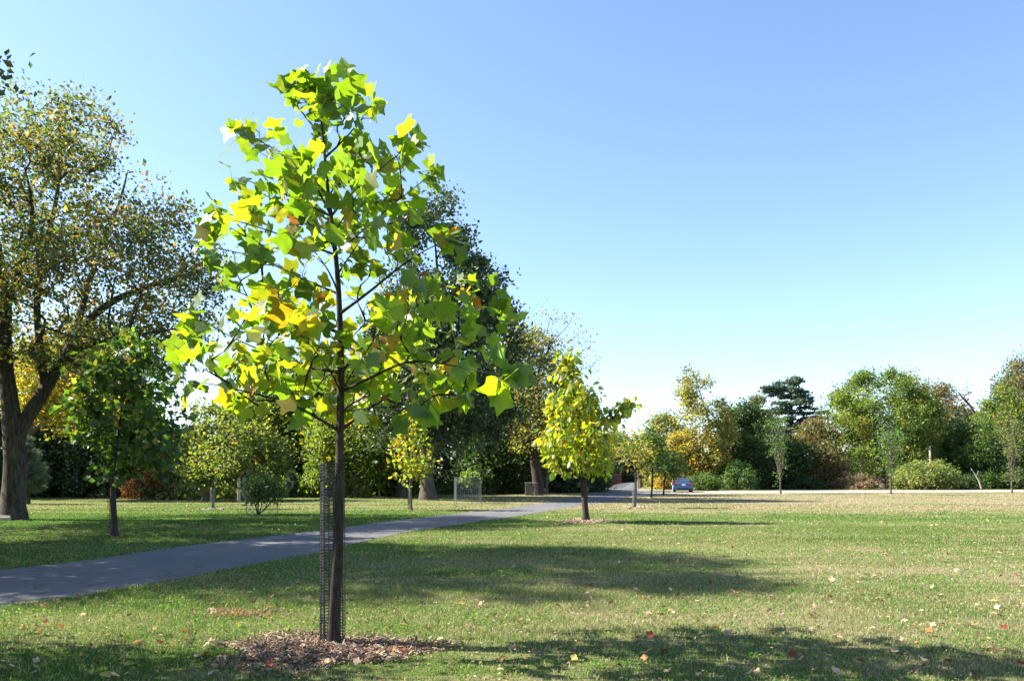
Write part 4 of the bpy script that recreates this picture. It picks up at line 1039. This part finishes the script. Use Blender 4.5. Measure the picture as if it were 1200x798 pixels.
# -- parked car, seen from behind
def car():
    M_PAINT = plain_mat('blue car paint', (.018, .065, .17), .35, metal=.2, var=.06, spec=.5, coat=.5)
    M_GLASS = plain_mat('tinted glass', (.03, .05, .07), .06, var=.1, spec=.9)
    M_TYRE = plain_mat('tyre rubber', (.015, .015, .016), .85, var=.2); M_RIM = plain_mat('alloy', (.45, .46, .48), .3, .9)
    M_RED = plain_mat('red lamp glass', (.35, .008, .02), .2, var=.2); M_TRIM = plain_mat('black trim', (.02, .02, .022), .6); M_PLATE = plain_mat('plate', (.62, .62, .66), .5, var=.05)
    loc = G(801.2, 577.0); root = empty('parked_car', loc, math.radians(-9)); tag(root, 'blue sedan parked on the pale road seen from behind with red tail lamps', 'car')
    Lc, Wd, H = 4.7, .90, 1.44
    # sections along +y (front).  each: y, half width, sill z, belt z, hood/boot z
    secs = [(-.02, .66, .42, .70, .80), (.04, .80, .30, .86, .98), (.18, .87, .24, .90, 1.04), (.6, .90, .20, .91, 1.05), (1.3, .905, .19, .90, 1.02), (2.3, .91, .19, .90, .98), (3.2, .905, .19, .87, .96), (3.8, .89, .20, .80, .88), (4.3, .84, .23, .68, .76), (4.6, .72, .30, .58, .66), (4.7, .56, .38, .52, .58)]
    def loft(secs, prof):
        V, Fq = [], []; k = None
        for s in secs:
            P = prof(s); k = len(P)
            for (x, z) in P: V.append((x, s[0], z))
        for i in range(len(secs) - 1):
            for j in range(k): Fq.append((i * k + j, i * k + (j + 1) % k, (i + 1) * k + (j + 1) % k, (i + 1) * k + j))
        return V, Fq, k
    def bp(s):
        y, w, a, b, t = s; m = (a + b) / 2
        half = [(w * .86, a), (w * .97, a + .06), (w, m), (w * .985, b - .03), (w * .93, b + (t - b) * .35), (w * .75, t - .02), (w * .35, t)]
        return half + [(-x, z) for x, z in half[::-1]]
    V, Fq, k = loft(secs, bp); me = bpy.data.meshes.new('body'); me.from_pydata(V, [], Fq + [tuple(range(k - 1, -1, -1)), tuple(range(len(V) - k, len(V)))]); me.polygons.foreach_set('use_smooth', [True] * len(me.polygons))
    body = link_mesh('body', me, M_PAINT, root, world=False)
    cab = [(.62, .70, .98, 1.02, 1.03), (.95, .70, .98, 1.14, 1.24), (1.35, .68, .98, 1.28, 1.39), (1.9, .67, .98, 1.32, 1.44), (2.5, .67, .98, 1.30, 1.42), (3.0, .68, .97, 1.18, 1.28), (3.45, .70, .95, .99, 1.0)]
    def cp(s):
        y, w, a, b, t = s; r = (t - a) / .46; wt = w - .13 * r
        half = [(w + .10, a - .04), (w + .06, a + .03), (wt + .04, b - .02), (wt - .03, t - .015), (wt * .5, t)]
        return half + [(-x, z) for x, z in half[::-1]]
    V, Fq, k = loft(cab, cp); me = bpy.data.meshes.new('cabin'); me.from_pydata(V, [], Fq + [tuple(range(k - 1, -1, -1)), tuple(range(len(V) - k, len(V)))]); me.polygons.foreach_set('use_smooth', [True] * len(me.polygons))
    link_mesh('cabin', me, M_PAINT, root, world=False)
    def sheet(name, pts, mat, th=.012, nrm=(0, -1, 0)):
        n_ = np.array(nrm) * th; P = [np.array(p) for p in pts]; m = MB(); k = len(P)
        m.add(np.array([p for p in P] + [p + n_ for p in P]), [tuple(range(k - 1, -1, -1)), tuple(range(k, 2 * k))] + [(i, (i + 1) % k, k + (i + 1) % k, k + i) for i in range(k)])
        return m.build(name, mat, root, world=False)
    sheet('rear_window', [(-.66, .66, 1.07), (.66, .66, 1.07), (.54, 1.25, 1.375), (-.54, 1.25, 1.375)], M_GLASS, .03, (0, -.5, .87))
    sheet('windscreen', [(-.64, 3.42, 1.03), (.64, 3.42, 1.03), (.54, 2.72, 1.36), (-.54, 2.72, 1.36)], M_GLASS, .03, (0, .45, .89))
    for sg in (-1, 1):
        sheet('side_window', [(sg * .765, .95, 1.04), (sg * .765, 3.15, 1.02), (sg * .66, 2.65, 1.31), (sg * .66, 1.35, 1.31)], M_GLASS, .03, (sg * .95, 0, .3))
        m = MB(); m.box((sg * .66, .035, .84), (.34, .12, .15), bev=.03); m.box((sg * .83, .12, .85), (.10, .16, .13), bev=.03); m.build('tail_lamp', M_RED, root, world=False)
        m = MB(); m.box((sg * 1.0, 2.75, 1.0), (.2, .12, .13), bev=.03); m.build('wing_mirror', M_PAINT, root, world=False)
        for y in (.95, 3.75):
            hub = (sg * .83, y, .325); w = MB(); w.disc_ring(hub, .19, .325, (1, 0, 0), .21, 28); wo = w.build('wheel', M_TYRE, root, smooth=True, world=False)
            r = MB(); r.disc_ring((sg * .87, y, .325), .15, .21, (1, 0, 0), .12, 24)
            for q in range(6):
                a = q * math.pi / 3; r.tube([(sg * .90, y, .325), (sg * .90, y + math.cos(a) * .18, .325 + math.sin(a) * .18)], .025, 5)
            ro = r.build('rim', M_RIM, wo, smooth=True, world=False)
    m = MB(); m.box((0, -.03, .50), (1.62, .14, .22), bev=.05); m.build('rear_bumper', M_PAINT, root, world=False)
    m = MB(); m.box((0, .02, .31), (1.5, .2, .16), bev=.03); m.build('lower_trim', M_TRIM, root, world=False)
    m = MB(); m.box((0, -.05, .76), (.34, .03, .16), bev=.008); m.build('number_plate', M_PLATE, root, world=False)
car()

# -- person standing at the car's left side
def skinned(name, pts, edges, rad, mat, parent, root=0, sub=2):
    me = bpy.data.meshes.new(name); me.from_pydata(pts, edges, []); o = link_mesh(name, me, mat, parent, world=False)
    md = o.modifiers.new('Skin', 'SKIN'); md.use_smooth_shade = True
    for i, r in enumerate(rad):
        s = me.skin_vertices[0].data[i]; s.radius = (r, r) if not isinstance(r, tuple) else r; s.use_root = (i == root)
    sb = o.modifiers.new('Subsurf', 'SUBSURF'); sb.levels = sub; sb.render_levels = sub
    return o
def person():
    loc = G(788.8, 576.9); root = empty('person', loc, math.radians(20)); tag(root, 'person in dark top and light blue jeans standing beside the blue car', 'person')
    SK = plain_mat('skin', (.42, .24, .17), .55, var=.08); JE = plain_mat('light denim', (.30, .40, .56), .85, var=.15, scale=20); TOP = plain_mat('dark red and grey top', (.11, .055, .06), .85, var=.3, scale=10)
    HA = plain_mat('grey brown hair', (.12, .10, .09), .8, var=.3, scale=40); SH = plain_mat('white shoes', (.6, .6, .58), .6, var=.1)
    # facing +x (the car), weight on one leg, an arm reaching to the door
    pts = [(0, 0, .88), (0, 0, 1.02), (.01, 0, 1.18), (.01, 0, 1.32), (.02, 0, 1.40), (.05, 0, 1.47), (.06, 0, 1.54), (.05, 0, 1.60),
           (.01, .14, 1.31), (.06, .19, 1.10), (.24, .20, 1.0), (.33, .19, 1.02),
           (.01, -.14, 1.31), (-.02, -.18, 1.08), (.06, -.20, .88), (.09, -.20, .79),
           (.02, .08, .84), (.06, .10, .47), (.02, .11, .10), (-.02, -.08, .84), (-.08, -.10, .47), (-.16, -.11, .10)]
    ed = [(0, 1), (1, 2), (2, 3), (3, 4), (4, 5), (5, 6), (6, 7), (3, 8), (8, 9), (9, 10), (10, 11), (3, 12), (12, 13), (13, 14), (14, 15), (0, 16), (16, 17), (17, 18), (0, 19), (19, 20), (20, 21)]
    rad = [.12, .11, .12, .12, .055, .075, .09, .06, .055, .042, .034, .03, .055, .042, .034, .03, .08, .055, .038, .08, .055, .038]
    skinned('body', pts, ed, rad, SK, root)
    k = 1.16
    ix = [0, 1, 2, 3, 8, 9, 10, 12, 13, 14]; mp = {a: i for i, a in enumerate(ix)}
    skinned('top', [pts[i] for i in ix], [(mp[a], mp[b]) for a, b in ed if a in mp and b in mp], [rad[i] * (1.22 if i < 4 else 1.35) for i in ix], TOP, root)
    ix = [0, 16, 17, 18, 19, 20, 21]; mp = {a: i for i, a in enumerate(ix)}
    skinned('jeans', [pts[i] for i in ix], [(mp[a], mp[b]) for a, b in ed if a in mp and b in mp], [rad[i] * 1.35 for i in ix], JE, root)
    skinned('hair', [(.035, 0, 1.62), (.015, 0, 1.56), (.0, 0, 1.49)], [(0, 1), (1, 2)], [.07, .088, .05], HA, root)
    for (x, y) in ((.02, .11), (-.16, -.11)):
        m = MB(); m.box((x + .05, y, .045), (.27, .10, .09), bev=.03); m.box((x - .01, y, .09), (.12, .09, .08), bev=.03); m.build('shoe', SH, root, world=False)
person()

# -- litter bin
def bin_():
    M1 = plain_mat('brown grey slats', (.16, .14, .12), .8, var=.3); M2 = plain_mat('dark liner', (.02, .022, .022), .7); M3 = plain_mat('bleached board', (.17, .16, .145), .8, var=.2)
    loc = G(622.3, 580.4); d = loc[1]; root = empty('litter_bin', loc, math.radians(-12)); tag(root, 'dark square litter bin with a pale lid board in front of the leaning trunk', 'litter bin')
    m = MB(); m.box((0, 0, .47), (.70, .70, .86), bev=.03); m.build('liner', M2, root, world=False)
    for sx, sy in ((-1, -1), (1, -1), (1, 1), (-1, 1)):
        m = MB(); m.box((sx * .38, sy * .38, .50), (.09, .09, 1.0)); m.build('corner_post', M3, root, world=False)
    m = MB()
    for k in range(5):
        for (x, y, rz) in ((0, -.372, 0), (0, .372, 0), (-.372, 0, math.pi / 2), (.372, 0, math.pi / 2)): m.box((x, y, .16 + k * .165), (.66, .03, .12), rz=rz)
    m.build('slats', M1, root, world=False)
    m = MB(); m.box((0, 0, 1.04), (.98, .94, .08)); m.build('lid', M3, root, world=False)
    m = MB(); m.box((-.1, -.395, .86), (.25, .012, .10)); m.build('notice_plate', M3, root, world=False)
bin_()

# -- square wire cage with a bush inside
def cage_square():
    c = G(548, 589.6); root = empty('wire_cage', (c[0], c[1], 0), math.radians(8)); tag(root, 'square galvanised wire cage on steel stakes around a small pale green bush by the path', 'wire cage')
    m = MB(); h = .72; z0, z1 = .15, 1.55
    cs = [(-h, -h), (h, -h), (h, h), (-h, h)]
    for i in range(4):
        a, b = np.array(cs[i]), np.array(cs[(i + 1) % 4])
        for z in np.linspace(z0, z1, 15): m.tube([(*a, z), (*b, z)], .005, 3, cap=False)
        for t in np.linspace(0, 1, 13): p = a + (b - a) * t; m.tube([(*p, z0), (*p, z1)], .005, 3, cap=False)
    m.build('wire_panels', M_WIRE, root, world=False)
    for i, (x, y) in enumerate(cs):
        if i == 2: continue
        s = MB(); s.tube([(x * 1.02, y * 1.02, -.05), (x * 1.0, y * 1.02, 1.50)], .028 if i == 0 else .02, 6); s.build('post', M_STEEL, root, world=False)
    tree('small_bush', 'small pale green bush growing inside the square wire cage', 'shrub', 553, 589.3, [(556, 545, 556), (566, 543, 561), (576, 541, 562), (586, 548, 558)],
         .02, [((.13, .18, .06), 4), ((.10, .16, .05), 3)], leaf=.14, ncl=75, lpc=20, cr=.3, seed=140, tip=.006, d=c[1], low=.4)
cage_square()
def cage_round():
    c = G(307, 603.2); root = empty('wire_cage', (c[0], c[1], 0)); tag(root, 'thin round wire cage with two slim posts around the many stemmed dark bush', 'wire cage')
    m = MB(); R_ = .64
    for z in np.linspace(.02, 1.15, 10): m.tube([(R_ * math.cos(a), R_ * math.sin(a), z) for a in np.linspace(0, 2 * math.pi, 25)], .0028, 3, cap=False)
    for a in np.linspace(0, 2 * math.pi, 25)[:-1]: m.tube([(R_ * math.cos(a), R_ * math.sin(a), 0), (R_ * math.cos(a), R_ * math.sin(a), 1.15)], .0028, 3, cap=False)
    m.build('wire_ring', M_WIRE, root, world=False)
    for a in (math.pi, 0.05):
        s = MB(); s.tube([(R_ * math.cos(a), R_ * math.sin(a), -.05), (R_ * math.cos(a), R_ * math.sin(a), 1.3)], .014, 5); s.build('post', M_STEEL, root, world=False)
    d = c[1]; ft = at(d)
    tree('small_bush', 'dark leafy bush with several bare splayed stems inside the round wire cage', 'shrub', 303, 603.2, [(556, 300, 310), (563, 292, 322), (572, 288, 329), (580, 290, 328), (586, 296, 322)],
         .045, P_DARK, leaf=.14, ncl=90, lpc=16, cr=.35, seed=141, tip=.006, d=d, low=.5, bark=M_BARKD,
         trunk_pts=[ft(302, 603.2), ft(302.5, 590), ft(304, 575), ft(305, 562)],
         limbs=[[ft(303, 600), ft(300, 594, .1), ft(297, 586, .2)], [ft(302.6, 601), ft(309, 595), ft(306, 586, -.2)], [ft(303, 602), ft(314, 596, .1), ft(320, 584, .2)], [ft(303, 602), ft(311, 600, -.2), ft(315, 586, -.3)]], flare=0)
cage_round()

# -- guards and stakes on the planted trees
g = G(131.5, 628.2); guard('tree_guard', 'dark mesh sleeve leaning off the trunk of the dark maple sapling', np.array((g[0], g[1] - .05, 0)), .085, 1.05, 22, 8, .008)
g = W(742.8, 594.6, 40.3); guard('tree_guard', 'pale mesh sleeve on the guarded sapling before the footbridge', np.array((g[0], 40.2, 0)), .085, 1.25, 22, 8, .009, mat=M_STEEL)
g = G(480.4, 597.0); guard('tree_guard', 'short mesh sleeve on the yellow and rust sapling trunk', np.array((g[0], g[1] - .05, 0)), .10, .9, 16, 8, .010)
g = G(249.5, 596.5); guard('tree_guard', 'grey mesh sleeve on the sapling beside the caged bush', np.array((g[0], g[1] - .05, 0)), .11, 1.0, 16, 8, .010, mat=M_WIRE)
def stake(label, px, py, top, r, mat, cat='stake'):
    p = G(px, py); h = W(0, top, p[1])[2]; m = MB(); m.box((0, 0, h / 2 - .05), (r * 2, r * 2, h + .1), bev=r * .3, taper=.9)
    o = m.build('wooden_stake', mat, None, world=False); o.location = Vector([float(q) for q in p]); tag(o, label, cat)
stake('tan wooden stake at the far lawn edge left of the grey one', 280, 588.6, 560, .085, M_WOODP)
stake('wide grey stake between two other stakes at the lawn edge', 286.5, 588.2, 559, .12, M_STEEL)
stake('slim grey stake nearest the round wire cage', 296, 584.5, 562, .08, M_STEEL)
stake('narrow grey stake tied beside the yellow and rust sapling', 479.2, 590.5, 569, .05, M_STEEL)

# -- far bank details
def bank_details():
    d = 96.5; m = MB(); a = W(1040, 571, d); b = W(1078, 571, d)
    root = empty('rail_fence', ((a[0] + b[0]) / 2, d, 0)); tag(root, 'short dark rail fence left of the vine covered mound', 'fence')
    for z in (.55, .95): m.box(((a[0] + b[0]) / 2, d, z), (b[0] - a[0], .06, .10))
    m.build('rails', M_BARKD, root)
    for t in np.linspace(0, 1, 4):
        q = a + (b - a) * t; s = MB(); s.box((q[0], d + .09, .55), (.12, .1, 1.1)); s.build('post', M_BARKD, root)
    p = W(1148, 574, 92); root = empty('fallen_tree', (p[0], 92, 0)); tag(root, 'pale leaning dead stem by the far road right of the mound', 'dead tree')
    m = MB(); m.tube(resample(np.array([(p[0] + .25, 92, 0), (p[0] - .05, 92, 1.0), (p[0] - .5, 92.1, 1.9), (p[0] - .95, 92.1, 2.5)]), 9), np.linspace(.11, .03, 9), 8)
    m.tube([(p[0] - .35, 92.05, 1.6), (p[0] - .2, 91.9, 2.2)], .03, 6); m.build('trunk', M_BARKP, root, smooth=True)
    q = W(1091, 560, 100); root = empty('utility_post', (q[0], 100, 0)); tag(root, 'pale bare pole standing behind the vine covered mound', 'pole')
    m = MB(); m.tube([(q[0], 100, 0), (q[0] - .05, 100, 2.5), (q[0] - .16, 100, 5.4)], [.17, .15, .12], 8); m.build('shaft', M_BARKP, root, smooth=True)
bank_details()
def slab():
    p = G(5, 609.2); m = MB(); m.box((0, 0, .06), (.62, .45, .13), bev=.02); m.box((.05, .02, .15), (.5, .36, .05), bev=.015)
    o = m.build('stone_slab', plain_mat('pale slab', (.33, .30, .27), .85, var=.2), None, world=False); o.location = (float(p[0]), float(p[1]), 0); o.rotation_euler = (0, 0, .1)
    tag(o, 'flat pale slab lying at the foot of the old forked trunk', 'slab')
slab()

# ================================================================== FALLEN LEAVES, one object each
def fallen():
    r = np.random.default_rng(500)
    kinds = [('small rust red leaf fallen on the lawn', (.20, .055, .035), 'tulip', 34), ('small orange leaf fallen on the lawn', (.36, .18, .075), 'tulip', 36),
             ('small pale tan curled leaf fallen on the lawn', (.50, .36, .24), 'tulip', 120), ('small dark brown curled leaf fallen on the lawn', (.13, .07, .045), 'oval', 76), ('small yellow leaf fallen on the lawn', (.46, .36, .10), 'tulip', 10)]
    protos = []
    for lb, c, t, n in kinds:
        ms = []
        for v in range(3):
            P, fs = TEMPL[t]; P = P.copy(); P[:, 1] -= .45; P[:, 2] = P[:, 2] * (1.5 + v) + .22 * (P[:, 0] ** 2 + P[:, 1] ** 2) * (v - .6) * 1.4 + .05 * np.sin(P[:, 1] * 9 + v * 2) * P[:, 0] * 2
            col = np.clip(np.tile(np.array(c) * (1 + .18 * r.standard_normal()), (len(P), 1)), .01, .8)
            me = np_mesh('fallen_leaf', P, [np.array(fs)], col); me.materials.append(M_LITTER); ms.append(me)
        protos.append((lb, ms, n))
    fixed = [(1, 218, 624 + 130), (0, 203, 760), (2, 1075, 740), (1, 1088, 745), (4, 672, 776), (0, 778, 768), (1, 745, 752), (0, 188, 758)]
    for ki, (lb, ms, n) in enumerate(protos):
        for i in range(n):
            fx = [q for q in fixed if q[0] == ki]
            if i < len(fx): px, py = fx[i][1], fx[i][2]
            else: px = r.uniform(0, 1200); py = 640 + 158 * r.random() ** .75
            if 0 < px < 470 and np.interp(px, FE[:, 0], FE[:, 1]) - 2 < py < np.interp(px, NE[:, 0], NE[:, 1]) + 2 and r.random() < .9: px = r.uniform(600, 1190)
            p = G(px, py); o = bpy.data.objects.new('fallen_leaf', ms[r.integers(3)]); COL.objects.link(o)
            s = r.uniform(.045, .085) * (1.15 if i < len(fx) else 1)
            o.location = (float(p[0]), float(p[1]), .040 + .015 * r.random()); o.scale = (s, s, s)
            o.rotation_euler = (r.normal(0, .35), r.normal(0, .35), r.uniform(0, 6.28)); tag(o, lb, 'leaf', 'fallen leaves scattered on the lawn')
fallen()

# ================================================================== SKY, SUN, CAMERA
w = bpy.data.worlds.new('World'); scene.world = w; w.use_nodes = True; nt = w.node_tree; nt.nodes.clear()
o_ = N(nt, 'ShaderNodeOutputWorld'); bg = N(nt, 'ShaderNodeBackground'); sky = N(nt, 'ShaderNodeTexSky'); sky.sky_type = 'NISHITA'
sky.sun_disc = False; sky.sun_elevation = SUN_EL
# in the sky texture the sun stands towards (sin r, cos r)
sky.sun_rotation = math.atan2(TO_SUN[0], TO_SUN[1]); sky.altitude = 50; sky.air_density = 1.0; sky.dust_density = .5; sky.ozone_density = 2.0; sky.air_density = 1.0
bg.inputs['Strength'].default_value = .078
L(nt, mixrgb(nt, 'MULTIPLY', 1.0, sky.outputs[0], (.935, .955, 1.02)), bg.inputs[0]); L(nt, bg.outputs[0], o_.inputs[0])
sl = bpy.data.lights.new('sun', 'SUN'); sl.energy = 5.0; sl.angle = math.radians(.53); sl.color = (1.0, .93, .82)
so = bpy.data.objects.new('sun', sl); COL.objects.link(so); so.rotation_euler = Vector(TO_SUN).to_track_quat('Z', 'Y').to_euler(); so.location = (-30, 10, 40)
cam = bpy.data.cameras.new('camera'); co = bpy.data.objects.new('camera', cam); COL.objects.link(co); scene.camera = co
cam.sensor_width = 36; cam.lens = F / 1200 * 36; cam.shift_y = (HY - 399) / 1200; cam.clip_end = 6000; cam.clip_start = .05
co.location = (0, 0, EYE); co.rotation_euler = (math.radians(90), 0, 0)
scene.view_settings.view_transform = 'Standard'; scene.view_settings.look = 'None'; scene.view_settings.exposure = 1.95; scene.view_settings.gamma = 1
scene.cycles.max_bounces = 6; scene.cycles.diffuse_bounces = 3; scene.cycles.glossy_bounces = 2; scene.cycles.transmission_bounces = 4; scene.cycles.transparent_max_bounces = 4
scene.cycles.use_denoising = True; scene.cycles.sample_clamp_indirect = 6
print('script', round(time.time() - T0, 1), 's', len(bpy.data.objects))
